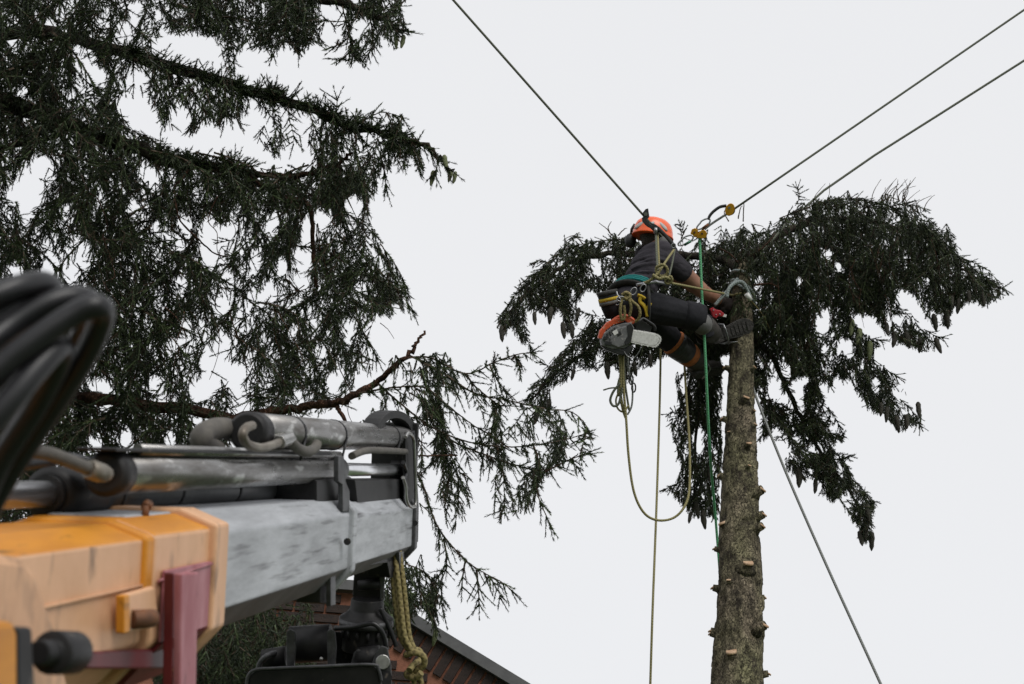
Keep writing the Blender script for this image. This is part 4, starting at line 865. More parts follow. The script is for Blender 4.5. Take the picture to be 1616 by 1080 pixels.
gpipe('jaw_edge', [(388, 1090, 3.797), (392, 1066, 3.797), (404, 1057, 3.797), (430, 1055, 3.797), (500, 1052, 3.797), (584, 1049, 3.797), (597, 1056, 3.797), (602, 1075, 3.797)], .005, M['blackworn'])
gtube('cylinder', (415, 1042, 3.95), (452, 1036, 3.95), .032, M['black'], 18)
gpipe('hose', [(408, 1056, 3.9), (412, 1044, 3.9), (424, 1034, 3.9), (440, 1030, 3.95)], .009, M['blackworn'])
mb = MB(); q = gp(507, 1040, 3.86); mb.ball(q, R0 * .006, YH * .006, Z * .006); mb.build('grease_nipple', M['zinc'], gr)

# rope sling knotted under the boom tip
sl = empty('rope_sling', P(625, 910, 4.0), 'doubled tan rope sling with a big knot hanging from the boom tip', 'rope')
def rp_(name, pts, r, mt, parent, n=10, sub=7): mb = MB(); mb.tube(spline([P(*q) for q in pts], sub), r, n); return mb.build(name, mt, parent)
for dx, dq in ((0, 0), (8, -.015), (16, .01)):
    rp_('strand', [(614 + dx, 870, 4.02 + dq), (620 + dx, 915, 4.0 + dq), (625 + dx, 960, 3.99 + dq), (632 + dx * .9, 1005, 3.98 + dq), (648 + dx * .55, 1030, 3.97 + dq)], .0082, M['ropetan'], sl)
rp_('knot', [(640, 1034, 3.97), (655, 1030, 3.95), (668, 1036, 3.95), (669, 1050, 3.96), (658, 1058, 3.97), (645, 1060, 3.98), (642, 1066, 3.97), (655, 1070, 3.95), (665, 1062, 3.94)], .010, M['ropetan'], sl)
rp_('knot', [(652, 1026, 3.98), (662, 1028, 4.0), (664, 1040, 4.0), (652, 1050, 3.96), (646, 1058, 3.94)], .010, M['ropetan'], sl)
for dx in (0, 11): rp_('tail', [(650 + dx, 1062, 3.97), (654 + dx, 1080, 3.97), (660 + dx, 1120, 3.98)], .0085, M['ropetan'], sl)

# ------------------------------------------------------------------ climber
CD = 8.1
def J(x, y, dz=0.): return P(x, y, CD + dz)
def blob(name, mb, mt, parent, voxel=.008, smooth=6):       # one continuous skin over the shapes in mb
    o = mb.build(name, mt); m = o.modifiers.new('r', 'REMESH'); m.mode = 'VOXEL'; m.voxel_size = voxel
    m2 = o.modifiers.new('s', 'SMOOTH'); m2.factor = .5; m2.iterations = smooth
    bpy.context.view_layer.update()
    me = bpy.data.meshes.new_from_object(o.evaluated_get(bpy.context.evaluated_depsgraph_get()))
    old = o.data; o.modifiers.clear(); o.data = me; bpy.data.meshes.remove(old)
    me.polygons.foreach_set('use_smooth', [True] * len(me.polygons)); attach(o, parent); return o
def caps(mb, a, b, ra, rb, n=14):
    mb.tube([a, a.lerp(b, .5), b], [ra, (ra + rb) / 2, rb], n)
    for p, r in ((a, ra), (b, rb)): mb.ball(p, V((r, 0, 0)), V((0, r, 0)), V((0, 0, r)), 12, 8)
    return mb
pel, neck = J(997, 472, .02), J(1043, 396, .34)
hipR, hipL = J(1006, 481, -.06), J(1002, 489, .13)
shR, shL = J(1060, 413, .20), J(1020, 404, .50)
elR, wrR = J(1107, 459, .30), J(1134, 475, .48)
elL, wrL = J(1092, 452, .60), J(1140, 474, .60)
knR, anR = J(1096, 500, .0), J(1124, 528, .27)
knL, anL = J(1070, 547, .24), J(1104, 574, .45)
tup = (neck - pel).normalized(); lat = (shR - shL); lat = (lat - tup * lat.dot(tup)).normalized(); frn = tup.cross(lat).normalized()
if frn.dot(R0) < 0: frn = -frn
hc = J(1034, 372, .42); hu = (U * .93 + F * .2 + R * .12).normalized(); hf = (R * .8 + F * .6 - Z * .25); hf = (hf - hu * hf.dot(hu)).normalized(); hl = hu.cross(hf)
pers = empty('person', pel, 'tree climber in orange helmet and charcoal shirt hanging in a harness against the trunk', 'person')
def torso(mb, g=0.):
    for t, w, d in ((-.03, .140, .105), (.10, .138, .105), (.22, .140, .108), (.34, .155, .112), (.44, .155, .10)):
        c = pel + tup * t; mb.ball(c, lat * (w + g), frn * (d + g), tup * (.10 + g), 16, 10)
    return mb
# body: one continuous skin
mb = MB(); torso(mb, -.012); mb.ball(hc + hu * .01, hl * .075, hf * .095, hu * .115, 16, 12); mb.ball(hc - hu * .07 + hf * .03, hl * .055, hf * .06, hu * .05, 12, 8)
mb.ball(hc + hf * .10 - hu * .01, hl * .012, hf * .02, hu * .022, 8, 6)
for sg in (-1, 1): mb.ball(hc + hl * sg * .077 - hf * .01, hl * .010, hf * .018, hu * .03, 8, 6)
caps(mb, neck - tup * .05, hc - hu * .04, .062, .056)
caps(mb, shR, elR, .062, .052); caps(mb, elR, wrR, .050, .034); caps(mb, shL, elL, .058, .044); caps(mb, elL, wrL, .045, .030)
mb.ball(elR.lerp(wrR, .3), (wrR - elR).normalized() * .09, Z * .047, F * .047, 12, 8)
caps(mb, hipR, knR, .085, .058); caps(mb, knR, anR, .056, .04); caps(mb, hipL, knL, .085, .058); caps(mb, knL, anL, .056, .04)
blob('body', mb, M['skin'], pers, .008)
# shirt
mb = MB(); torso(mb, .006); caps(mb, shR - lat * .012, shR.lerp(elR, .34), .080, .072); caps(mb, shL, shL.lerp(elL, .42), .082, .068)
caps(mb, neck - tup * .07, neck - tup * .005, .10, .068); caps(mb, shR - lat * .02, shL + lat * .02, .075, .075); mb.ball(pel + tup * .05, lat * .16, frn * .125, tup * .10, 16, 10)
for t0, t1, aa in ((.06, .13, 0), (.12, .22, .2), (.17, .29, -.2), (.23, .36, .1), (.30, .40, .3), (.09, .20, .5), (.26, .31, -.5)):
    ca = (CAM - pel); a_ = math.atan2(ca.dot(frn), ca.dot(lat)) + aa
    mb.tube([pel + tup * (t0 + (t1 - t0) * k / 8) + lat * (.147 * cos(a_ - .9 + 1.8 * k / 8)) + frn * (.113 * sin(a_ - .9 + 1.8 * k / 8)) for k in range(9)], [.006, .010, .013, .014, .014, .014, .013, .010, .006], 6)
sh = blob('shirt', mb, M['shirt'], pers, .007, 3)
# trousers
mb = MB(); mb.ball(pel - tup * .03 + frn * .02, lat * .155, frn * .118, tup * .11, 16, 10); mb.ball(pel - tup * .08 + frn * .02, lat * .15, frn * .118, tup * .10, 16, 10)
caps(mb, hipR, hipR.lerp(knR, .45), .112, .100); caps(mb, hipR.lerp(knR, .45), knR, .100, .078); caps(mb, knR, knR.lerp(anR, .9), .078, .066)
caps(mb, hipL, hipL.lerp(knL, .45), .112, .098); caps(mb, hipL.lerp(knL, .45), knL, .098, .076); caps(mb, knL, knL.lerp(anL, .85), .074, .062)
rr = random.Random(3)
for a, b in ((hipR, knR), (hipL, knL), (knR, anR)):          # loose folds of cloth
    for k in range(5):
        t = .15 + .17 * k; c = a.lerp(b, t); ax_ = (b - a).normalized(); xx, yy, _ = frame_of(ax_); th_ = rr.uniform(0, 6)
        mb.ball(c + (xx * cos(th_) + yy * sin(th_)) * .066, (xx * -sin(th_) + yy * cos(th_) + ax_ * .5) * .05, (xx * cos(th_) + yy * sin(th_)) * .035, ax_ * .02, 10, 6)
tr = blob('trousers', mb, M['trouser'], pers, .008, 3)
# grey shin panel, knee pads, gaiters
def sleeve(name, a, b, ra, rb, mt, parent=pers, n=18, flare=None): m = MB(); m.tube([a, a.lerp(b, .15), a.lerp(b, .5), b], [ra * .92, ra, (ra + rb) / 2 * 1.04, rb], n); return m.build(name, mt, parent)
sleeve('knee_pad', hipR.lerp(knR, .80), knR + (knR - hipR).normalized() * .055, .092, .086, M['trouser'])
mb = MB(); mb.ball(knR.lerp(anR, .25) + R * .012 - U * .02 - F * .06, R * .064, U * .070, F * .08, 14, 9); mb.build('shin_panel', M['padgrey'], pers)
sleeve('gaiter', knR.lerp(anR, .40), knR.lerp(anR, .95), .076, .070, M['boot'])
sleeve('knee_pad_rim', hipL.lerp(knL, .87), hipL.lerp(knL, .93), .086, .086, M['orangestrap'])
sleeve('knee_pad', hipL.lerp(knL, .93), knL + (knL - hipL).normalized() * .03, .089, .084, M['plastic'])
sleeve('gaiter', knL - (anL - knL).normalized() * .045, knL.lerp(anL, .32), .087, .083, M['plastic'])
sleeve('gaiter_strap', knL.lerp(anL, .33), knL.lerp(anL, .55), .078, .078, M['orangestrap'])
sleeve('gaiter', knL.lerp(anL, .56), anL, .074, .068, M['boot'])
mb = MB(); mb.ring(knL.lerp(anL, .0), R * .05 + U * .03, U * .06 - R * .02, .006, 14, 6); mb.build('gaiter_clip', M['alloy'], pers)
# boots
def boot(heel, toe, up, name='boot'):
    x = (toe - heel).normalized(); up = (up - x * up.dot(x)).normalized(); y = up.cross(x); Lk = (toe - heel).length / .29
    q = lambda a, b, c: heel + (x * a + y * b + up * c) * Lk
    prof_ = [(0, .010), (.012, .027), (.04, .037), (.09, .036), (.13, .036), (.17, .043), (.215, .049), (.25, .044), (.275, .03), (.29, .010)]
    out = [(a, b) for a, b in prof_] + [(a, -b) for a, b in prof_[::-1]]
    m = MB()
    m.ball(q(.05, 0, .04), x * .055, y * .040, up * .05); m.ball(q(.12, 0, .04), x * .08, y * .041, up * .055); m.ball(q(.20, 0, .03), x * .08, y * .047, up * .042); m.ball(q(.245, 0, .025), x * .045, y * .040, up * .032)
    m.tube([q(.055, 0, .03), q(.05, 0, .16)], [.046, .05], 14); b = blob(name, m, M['boot'], pers, .008, 4)
    m = MB(); m.prism([q(a, c, 0) for a, c in out], -up * .014); so_ = m.build('sole', M['sole'], b, .004)
    m = MB(); m.prism([q(a, c * .96, -.0145) for a, c in out if a <= .09], -up * .02); m.build('heel', M['sole'], b, .003)
    for k in range(6):
        a = .135 + k * .024; w = .034 + .006 * (1 - abs(k - 3) / 3)
        m = MB(); m.box(q(a, 0, -.0145), x * .010, y * w * .9, up * .0015); m.build('tread', M['sole'], b)
    return b, q, x, y, up
b, q, x, y, up = boot(J(1114, 537, .27), J(1188, 511, .36), Z * .55 + YH * .84 + R * .1)
mb = MB(); bw = [q(.115, s * .05, .10) for s in (1,)] + [q(.115, .052, .04), q(.115, .048, -.02), q(.115, .02, -.026), q(.115, -.02, -.026), q(.115, -.048, -.02), q(.115, -.052, .04), q(.115, -.05, .10)]
mb.tube(bw, .011, 8, ell=(1, .45), hint=x); sp_ = mb.build('spur_stirrup', M['alloy'], pers)
mb = MB(); mb.tube([q(.115, .054, .0), q(.15, .058, -.05)], [.009, .001], 6); mb.build('spike', M['alloy'], sp_)
mb = MB(); mb.tube([q(.10, -.054, .08), q(.04, -.05, .24)], .008, 6); mb.build('shank', M['alloy'], sp_)
b, q, x, y, up = boot(J(1092, 588, .40), J(1142, 583, .58), Z * .9 + YH * .35)
mb = MB(); mb.tube([q(.115, .05, .10), q(.115, .052, .04), q(.115, .048, -.02), q(.115, 0, -.026), q(.115, -.048, -.02), q(.115, -.052, .04), q(.115, -.05, .10)], .010, 8, ell=(1, .45), hint=x); mb.build('spur_stirrup', M['alloy'], pers)
# gloved hands, fingers closed on the trunk side
def hand(wr, fw, palm_dir, name='glove'):
    fw = fw.normalized(); pd = (palm_dir - fw * palm_dir.dot(fw)).normalized(); sd = fw.cross(pd); m = MB()
    caps(m, wr - fw * .03, wr + fw * .02, .036, .034); m.ball(wr + fw * .06, fw * .055, sd * .043, pd * .02, 12, 8)
    for k, (off, L) in enumerate(((-.033, .062), (-.011, .074), (.011, .07), (.031, .055))):
        a = wr + fw * .095 + sd * off; b_ = a + fw * L * .5 + pd * .012; c = b_ + fw * L * .25 + pd * L * .45; m.tube([a - fw * .02, a, b_, c], [.0105, .0105, .010, .0085], 8); m.ball(c, V((.0085, 0, 0)), V((0, .0085, 0)), V((0, 0, .0085)), 8, 6)
    a = wr + fw * .035 - sd * .038; b_ = a + fw * .03 - sd * .022 + pd * .012; c = b_ + fw * .03 + pd * .02; m.tube([a, b_, c], [.014, .012, .009], 8)
    return blob(name, m, M['glove'], pers, .0045, 3)
hand(wrR, R * .9 + F * .3 - U * .25, F * .6 + R * .5 - U * .2); hand(wrL, R * .8 + F * .4, F * -.3 + R * .3 - Z * .6)
# hair, helmet
mb = MB(); mb.ball(hc + hu * .005 - hf * .022, hl * .085, hf * .092, hu * .10, 14, 10); mb.ball(hc - hu * .05 - hf * .045, hl * .062, hf * .05, hu * .05, 12, 8); blob('hair', mb, M['hair'], pers, .008, 3)
HC = J(1030, 374, .42); rings = []; n = 28
for el, rf, zf in ((0, 1.04, -.06), (0, 1.05, 0), (0, 1.0, .10), (0, .985, .28), (0, .94, .5), (0, .84, .72), (0, .66, .88), (0, .42, .97), (0, .15, 1.0)):
    rings.append([HC + (hf * (.142 * cos(2 * pi * k / n)) + hl * (.118 * sin(2 * pi * k / n))) * rf + hu * (.128 * zf) for k in range(n)])
mb = MB(); mb.loft(rings, True, 0, True); hel = mb.build('helmet', M['helmet'], pers)
def dome(az, el, k=1.0): return HC + (hf * (.142 * cos(az)) + hl * (.118 * sin(az))) * (cos(el) * k) + hu * (.128 * sin(el) * k)
camdir = (CAM - HC); a0 = math.atan2(camdir.dot(hl), camdir.dot(hf))
for da, el, w, h, mt in ((-.75, .36, .040, .014, 'helmetgrey'), (.62, .40, .036, .014, 'helmetgrey'), (-.28, .85, .028, .010, 'plastic'), (.32, .85, .028, .010, 'plastic'), (-.72, .62, .03, .008, 'redgear'), (.72, .66, .03, .008, 'redgear'), (0, .5, .022, .012, 'helmetgrey')):
    p = dome(a0 + da, el); t1 = (dome(a0 + da + .06, el + .05 * (-1 if da > 0 else 1)) - p).normalized(); nrm = (p - HC).normalized(); t2 = nrm.cross(t1)
    mb = MB(); mb.ball(p, t1 * w * 1.15, t2 * h * 1.35, nrm * .009, 12, 6); mb.build('helmet_trim' if mt == 'helmetgrey' else 'vent', M[mt], hel)
mb = MB(); mb.ball(J(995, 380, .47), hl * .035, hf * .042, hu * .052, 12, 8); mb.tube([J(996, 372, .46), J(997, 362, .46), J(1002, 354, .45)], .010, 8); mb.build('ear_defender', M['plastic'], pers)
mb = MB(); mb.ball(J(1047, 384, .31), hl * .03, hf * .04, hu * .05, 12, 8); mb.build('ear_defender', M['padgrey'], pers)
mb = MB(); mb.tube([J(1047, 378, .31), J(1048, 392, .33), J(1052, 400, .38)], .007, 6); mb.build('chin_strap', M['web'], pers)
# harness: belt, teal back pad, leg loops
har = MB(); wc = pel + tup * .03
def wrap(t, a, g=.012): return pel + tup * t + lat * ((.140 + g) * cos(a)) + frn * ((.110 + g) * sin(a))
har.tube([wrap(.0, 2 * pi * k / 32, .022) for k in range(33)], .024, 8, False, ell=(1, .5), hint=tup); ho = har.build('harness', M['web'], pers)
cd2 = (CAM - pel); ac = math.atan2(cd2.dot(frn), cd2.dot(lat))
aL = math.atan2((-R).dot(frn), (-R).dot(lat)); da_ = ((aL - ac + pi) % (2 * pi)) - pi
for dt in (.032, .047, .062): mb = MB(); mb.tube([wrap(dt + .012 * k / 8, ac + da_ * (1.0 - 1.15 * k / 8), .018) for k in range(9)], .0125, 8, ell=(1, .6), hint=tup); mb.build('back_pad', M['teal'], ho)
for pts in ([(1012, 468), (1010, 476), (1016, 482), (1020, 490), (1022, 500)], [(1026, 478), (1023, 486), (1021, 494)], [(1006, 466), (1012, 468), (1018, 472)]): mb = MB(); mb.tube(spline([J(x_, y_, -.175) for x_, y_ in pts], 4), .014, 8, ell=(1, .6)); mb.build('leg_loop_patch', M['yel'], ho)
mb = MB(); mb.tube([hipR + (V((0, 0, 0)) + (U * cos(t) + F * sin(t)) * .122 + R * .06) for t in [2 * pi * k / 20 for k in range(21)]], .022, 8, False, ell=(1, .5), hint=R); mb.build('leg_loop', M['web'], ho)
for x0, y0, dz in ((986, 468, -.16), (1000, 460, -.17), (1015, 455, -.15), (975, 476, -.1)): mb = MB(); mb.ring(J(x0, y0, dz), R * .018 + U * .012, U * .02 - R * .004, .004, 12, 6); mb.build('gear_ring', M['alloy'], ho)
mb = MB(); mb.tube([J(1005, 450, -.14), J(1035, 445, -.1), J(1058, 450, .0)], .011, 8); mb.build('side_strap', M['alloy'], ho)

# tool pouch
po = empty('tool_pouch', J(962, 480, -.06), 'dark cone-shaped tool pouch with a yellow band on the back of the harness', 'pouch')
pa, pb = J(958, 461, -.06), J(967, 501, -.05); pd_ = (pb - pa); mb = MB()
mb.tube([pa, pa + pd_ * .12, pa + pd_ * .6, pb], [.050, .064, .058, .045], 18); mb.build('body', M['trouser'], po)
for t, w, mt in ((.22, .0665, 'yel'), (.36, .066, 'padgrey')): mb = MB(); mb.tube([pa + pd_ * t, pa + pd_ * (t + .13)], w, 18); mb.build('band', M[mt], po)
mb = MB(); mb.tube([pa - pd_ * .04, pa + pd_ * .1], .067, 18); mb.build('rim', M['web'], po)

# chainsaw
SD = 7.86
saw = empty('chainsaw', P(975, 530, SD), 'small orange and grey top-handle chainsaw hanging from the climber harness', 'chainsaw')
def sprism(name, pts, d, th, mt, bevel=.004): mb = MB(); mb.prism([P(x_, y_, d) for x_, y_ in pts], F * th); return mb.build(name, M[mt], saw, bevel)
sprism('engine_housing', [(948, 538), (953, 526), (968, 515), (984, 510), (996, 509), (1001, 518), (997, 538), (986, 550), (966, 551), (950, 546)], SD, .12, 'sawgrey', .005)
sprism('clutch_cover', [(962, 534), (974, 518), (990, 514), (996, 522), (990, 544), (976, 549), (964, 544)], SD - .012, .03, 'sawgrey', .006)
sprism('cover_label', [(966, 524), (973, 520), (976, 526), (970, 530)], SD - .0145, .004, 'bar', .001)
sprism('rear_cover', [(944, 534), (947, 522), (958, 509), (970, 503), (982, 502), (985, 508), (968, 513), (956, 522), (950, 536)], SD + .01, .09, 'saworange', .005)
sprism('base', [(948, 545), (960, 548), (985, 552), (996, 545), (1000, 550), (990, 562), (976, 560), (955, 552)], SD + .005, .11, 'plastic', .006)
for pts in ([(953, 531), (960, 531), (958, 536), (952, 536)], [(956, 538), (966, 540), (964, 546), (954, 543)], [(973, 526), (979, 522), (981, 528), (975, 532)]): sprism('air_vent', pts, SD - .014, .012, 'plastic', .001)
sprism('brake_band', [(989, 514), (996, 511), (1000, 518), (996, 540), (988, 546), (985, 540), (991, 530)], SD - .016, .02, 'plastic', .002)
for k in range(4): sprism('cooling_fin', [(957 + k * 4, 527 - k * 3), (959 + k * 4, 526 - k * 3), (961 + k * 4, 533 - k * 3), (959 + k * 4, 534 - k * 3)], SD - .004, .006, 'plastic', .0005)
sprism('throttle_grip', [(984, 503), (990, 499), (1000, 503), (1006, 508), (1000, 512), (990, 510)], SD + .02, .05, 'saworange', .006)
mb = MB(); mb.tube(spline([P(1001, 512, SD + .02), P(1009, 507, SD + .02), P(1015, 503, SD + .03), P(1024, 508, SD + .03), P(1033, 515, SD + .04), P(1034, 522, SD + .05)], 5), .008, 8); mb.build('hand_guard', M['plastic'], saw)
sprism('guard_plate', [(1004, 512), (1014, 506), (1030, 517), (1026, 524), (1002, 522)], SD + .045, .01, 'plastic', .002)
mb = MB(); mb.tube(spline([P(962, 512, SD + .03), P(974, 502, SD + .03), P(988, 499, SD + .03), P(1000, 506, SD + .03)], 5), .012, 10); mb.build('top_handle', M['saworange'], saw)
barp = [(984, 527), (990, 520), (1012, 524), (1032, 528), (1039, 532), (1041, 537), (1036, 544), (1030, 546), (1010, 542), (984, 536)]
sprism('guide_bar', barp, SD - .004, .010, 'bar', .002)
edge = spline([P(x_, y_, SD + .001) for x_, y_ in [(988, 520), (1012, 523.5), (1033, 527.5), (1041, 532), (1042, 538), (1037, 545), (1030, 547), (1008, 543), (984, 537)]], 5)
mb = MB(); mb.tube(edge, .0045, 6)
for k in range(0, len(edge), 2): mb.box(edge[k], R * .005, U * .0065, F * .004)
mb.build('chain', M['bar'], saw)
mb = MB(); mb.tube(spline([P(985, 555, SD), P(990, 562, SD), P(1000, 565, SD), P(1008, 556, SD), P(1012, 548, SD)], 5), .0025, 6); mb.build('lanyard_wire', M['alloy'], saw)

# ------------------------------------------------------------------ ropes and rigging
def rope(name, pts, r, mt, label, n=8, sub=8, cat='rope', group=None, off=0):
    mb = MB(); mb.tube(spline([P(*q) if not isinstance(q, V) else q for q in pts], sub), r, n); o = mb.build(name, M[mt]); return tag(o, label, cat, group)
rope('climbing_line', [(-270, -1114, 7.6), (715, 0, 7.9), (1018, 343, 8.25), (1036, 364, 8.3)], .0075, 'ropedark', 'dark taut climbing line rising up and away to the left from the helmet', sub=3)
rope('support_line', [(1150, 336, 8.35), (1616, 16, 8.6), (2200, -384, 8.9)], .0075, 'ropedark', 'grey taut line running from the gold pulley up over the right crown', sub=3)
rope('pull_line', [trunk_pt(438) - YH * .02, (1300, 301, 9.15), (1616, 96, 9.3), (2200, -283, 9.5)], .0085, 'ropedark', 'grey taut pull line vanishing behind the drooping right crown', sub=3)
rope('support_line_tail', [(1112, 362, 8.33), (1125, 352, 8.34), (1150, 336, 8.35)], .008, 'ropegrey', 'short grey line end tied between the two gold pulleys', sub=5)
tx = lambda y: px_of(trunk_pt(y))[0]
rope('rigging_line', [(1104, 374, 8.28), (1108, 470, 8.2), (1113, 560, 8.1), (1119, 690, 8.15), (1124, 760, 8.36), (1131, 840, 8.45), (1142, 1000, 8.35), (1150, 1250, 8.2)], .0085, 'ropegreen', 'bright green rope hanging straight from the lower gold pulley past the knees', sub=5)
rope('hanging_line', [(1043, 535, 8.52), (1041, 640, 8.3), (1036, 800, 7.95), (1030, 960, 7.62), (1026, 1090, 7.5), (1020, 1300, 7.3)], .0072, 'ropeolive', 'single olive line hanging straight down below the climber', sub=5)
rope('slack_loop', [(983, 560, 7.95), (984, 610, 7.93), (988, 660, 7.9), (992, 720, 7.86), (1000, 775, 7.83), (1015, 808, 7.82), (1036, 821, 7.82), (1062, 818, 7.84), (1080, 800, 7.86), (1088, 770, 7.95), (1088, 700, 8.12), (1084, 640, 8.32), (1081, 590, 8.50), (1079, 555, 8.56)], .0078, 'ropeolive', 'slack olive rope loop sagging in a long U below the chainsaw', sub=6)
rope('guy_line', [trunk_pt(590) + YH * .05 + R0 * .085, (1190, 618, 8.4), (1240, 745, 8.1), (1310, 905, 7.75), (1390, 1080, 7.4), (1480, 1280, 7.0)], .0085, 'ropegrey', 'grey line slanting down to the lower right from the trunk', sub=5)
# rope bundle under the hip
bu = empty('rope_bundle', J(982, 590, -.15), 'bundle of coiled rope tails and hooks dangling under the chainsaw', 'rope')
def bp_(pts, r, mt, name='rope_tail', n=7): mb = MB(); mb.tube(spline([P(*q) for q in pts], 6), r, n); return mb.build(name, M[mt], bu)
bp_([(978, 556, 7.95), (980, 590, 7.94), (979, 620, 7.93), (983, 645, 7.93), (988, 660, 7.93)], .010, 'ropeolive')
bp_([(984, 556, 7.96), (986, 600, 7.95), (990, 630, 7.95), (993, 648, 7.95)], .007, 'ropedark')
bp_([(990, 556, 7.97), (993, 590, 7.97), (998, 610, 7.97), (997, 640, 7.97), (990, 655, 7.97)], .006, 'ropegrey')
bp_([(979, 605, 7.92), (968, 618, 7.92), (963, 632, 7.92), (968, 641, 7.92), (976, 638, 7.92), (980, 624, 7.92), (982, 612, 7.92)], .008, 'ropedark')
bp_([(952, 616, 7.93), (962, 613, 7.93), (972, 612, 7.92)], .005, 'ropedark')
bp_([(976, 620, 7.94), (972, 632, 7.94), (975, 645, 7.94), (984, 650, 7.94), (992, 640, 7.94)], .006, 'ropeolive')
for x0, y0 in ((996, 600), (1000, 612)): mb = MB(); mb.ring(P(x0, y0, 7.96), R * .012, U * .028, .005, 14, 6); mb.build('hook', M['plastic'], bu)
# tan accessory cords at the hip
co = empty('accessory_cord', J(985, 475, -.18), 'knotted khaki accessory cords with steel rings hanging at the hip above the chainsaw', 'cord')
def cp_(pts, r, mt='ropetan', name='cord'): mb = MB(); mb.tube(spline([P(*q) for q in pts], 6), r, 7); return mb.build(name, M[mt], co)
cp_([(984, 470, 7.86), (980, 480, 7.85), (979, 492, 7.85), (981, 505, 7.86), (986, 500, 7.86), (985, 482, 7.86)], .009)
cp_([(986, 466, 7.86), (992, 472, 7.85), (996, 485, 7.85), (993, 500, 7.86)], .009)
cp_([(990, 466, 7.86), (998, 476, 7.85), (1007, 484, 7.84), (1010, 495, 7.84), (1007, 504, 7.85), (1002, 508, 7.86)], .009)
cp_([(982, 466, 7.86), (988, 462, 7.85), (994, 466, 7.85), (990, 472, 7.85), (984, 470, 7.85)], .011)
mb = MB(); mb.ring(P(980, 472, 7.85), R * .026, U * .015, .0035, 16, 6); mb.build('ring', M['alloy'], co)
mb = MB(); mb.tube(spline([P(973, 460, 7.88), P(975, 466, 7.87), P(980, 470, 7.86)], 4), .004, 6); mb.build('clip', M['alloy'], co)
# hitch at the front of the harness and the bridge
hi = empty('friction_hitch', J(1045, 432, -.08), 'olive rope hitch knots and bridge hanging below the rope wrench', 'rope')
def hp_(pts, r, mt='ropeolive', name='bridge'): mb = MB(); mb.tube(spline([P(*q) for q in pts], 6), r, 8); return mb.build(name, M[mt], hi)
hp_([(1035, 366, 8.27), (1036, 395, 8.12), (1038, 428, 8.0)], .0075, 'ropedark', 'line'); hp_([(1038, 368, 8.27), (1039, 395, 8.12), (1041, 428, 8.0)], .0065, 'ropeolive', 'line')
hp_([(1064, 394, 8.2), (1054, 408, 8.08), (1046, 420, 8.0), (1040, 430, 7.98)], .0075); hp_([(1065, 394, 8.2), (1061, 415, 8.1), (1056, 436, 8.0)], .006, 'ropedark')
hp_([(1036, 422, 7.97), (1046, 418, 7.95), (1053, 424, 7.95), (1052, 433, 7.96), (1043, 436, 7.97), (1036, 430, 7.98), (1036, 421, 7.98)], .009, 'ropeolive', 'knot')
hp_([(1040, 430, 7.96), (1032, 438, 7.95), (1024, 444, 7.96), (1016, 447, 7.98)], .010, 'ropeolive', 'knot'); hp_([(1030, 434, 7.94), (1040, 440, 7.93), (1050, 438, 7.93), (1058, 442, 7.95), (1060, 448, 7.96)], .011, 'ropeolive', 'knot')
hp_([(1052, 440, 7.94), (1058, 436, 7.94), (1061, 442, 7.94), (1056, 448, 7.95), (1050, 446, 7.95), (1051, 439, 7.96)], .007, 'ropeolive', 'knot')
# lanyard round the trunk
q0 = trunk_pt(476); qr = trunk_r(q0)[1] + .008
lan = [P(1054, 446, 7.96), P(1100, 455, 8.12), P(1130, 461, 8.28)] + [q0 + V((cos(a), sin(a), 0)) * qr + Z * (.025 * sin(a * .5)) for a in [radians(205 + k * 18) for k in range(0, 19)]]
rope('lanyard', lan, .0075, 'ropeolive', 'olive lanyard running from the harness and around the bare trunk', sub=4)
# grey slings wrapped round the trunk top
ws = empty('trunk_sling', trunk_pt(450), 'grey teal slings wrapped around the trunk top with a white splice', 'rope')
def wp(pts, r, mt, name='sling_turn'): mb = MB(); mb.tube(pts, r, 8); return mb.build(name, mt, ws)
M['slinggrey'] = rope_mat('grey teal sling', (.27, .31, .30), (.13, .16, .16))
for yy_, tl, rr_ in ((438, .05, .010), (458, .10, .011), (466, .13, .009)):
    c = trunk_pt(yy_); r_ = trunk_r(c)[1] + .012
    wp([c + V((cos(a), sin(a), 0)) * r_ * 1.1 + Z * (tl * (-cos(a))) * .6 for a in [2 * pi * k / 24 for k in range(25)]], rr_, M['slinggrey'])
wp(spline([P(1128, 482, 8.4), P(1140, 468, 8.42), P(1154, 452, 8.46), P(1164, 440, 8.5)], 5), .011, M['slinggrey'], 'sling_leg')
wp(spline([P(1147, 470, 8.42), P(1150, 456, 8.43), P(1160, 447, 8.45), P(1172, 446, 8.45), P(1180, 460, 8.45), P(1184, 470, 8.46)], 5), .012, M['slinggrey'], 'sling_leg')
mb = MB(); mb.tube([P(1178, 464, 8.43), P(1185, 474, 8.44)], [.017, .014], 10); mb.build('splice', M['bar'], ws)
rope('thin_cord', [(1184, 474, 8.45), (1195, 486, 8.5), (1205, 500, 8.55), (1215, 520, 8.6)], .004, 'ropetan', 'thin tan cord trailing from the white splice into the foliage', cat='cord')
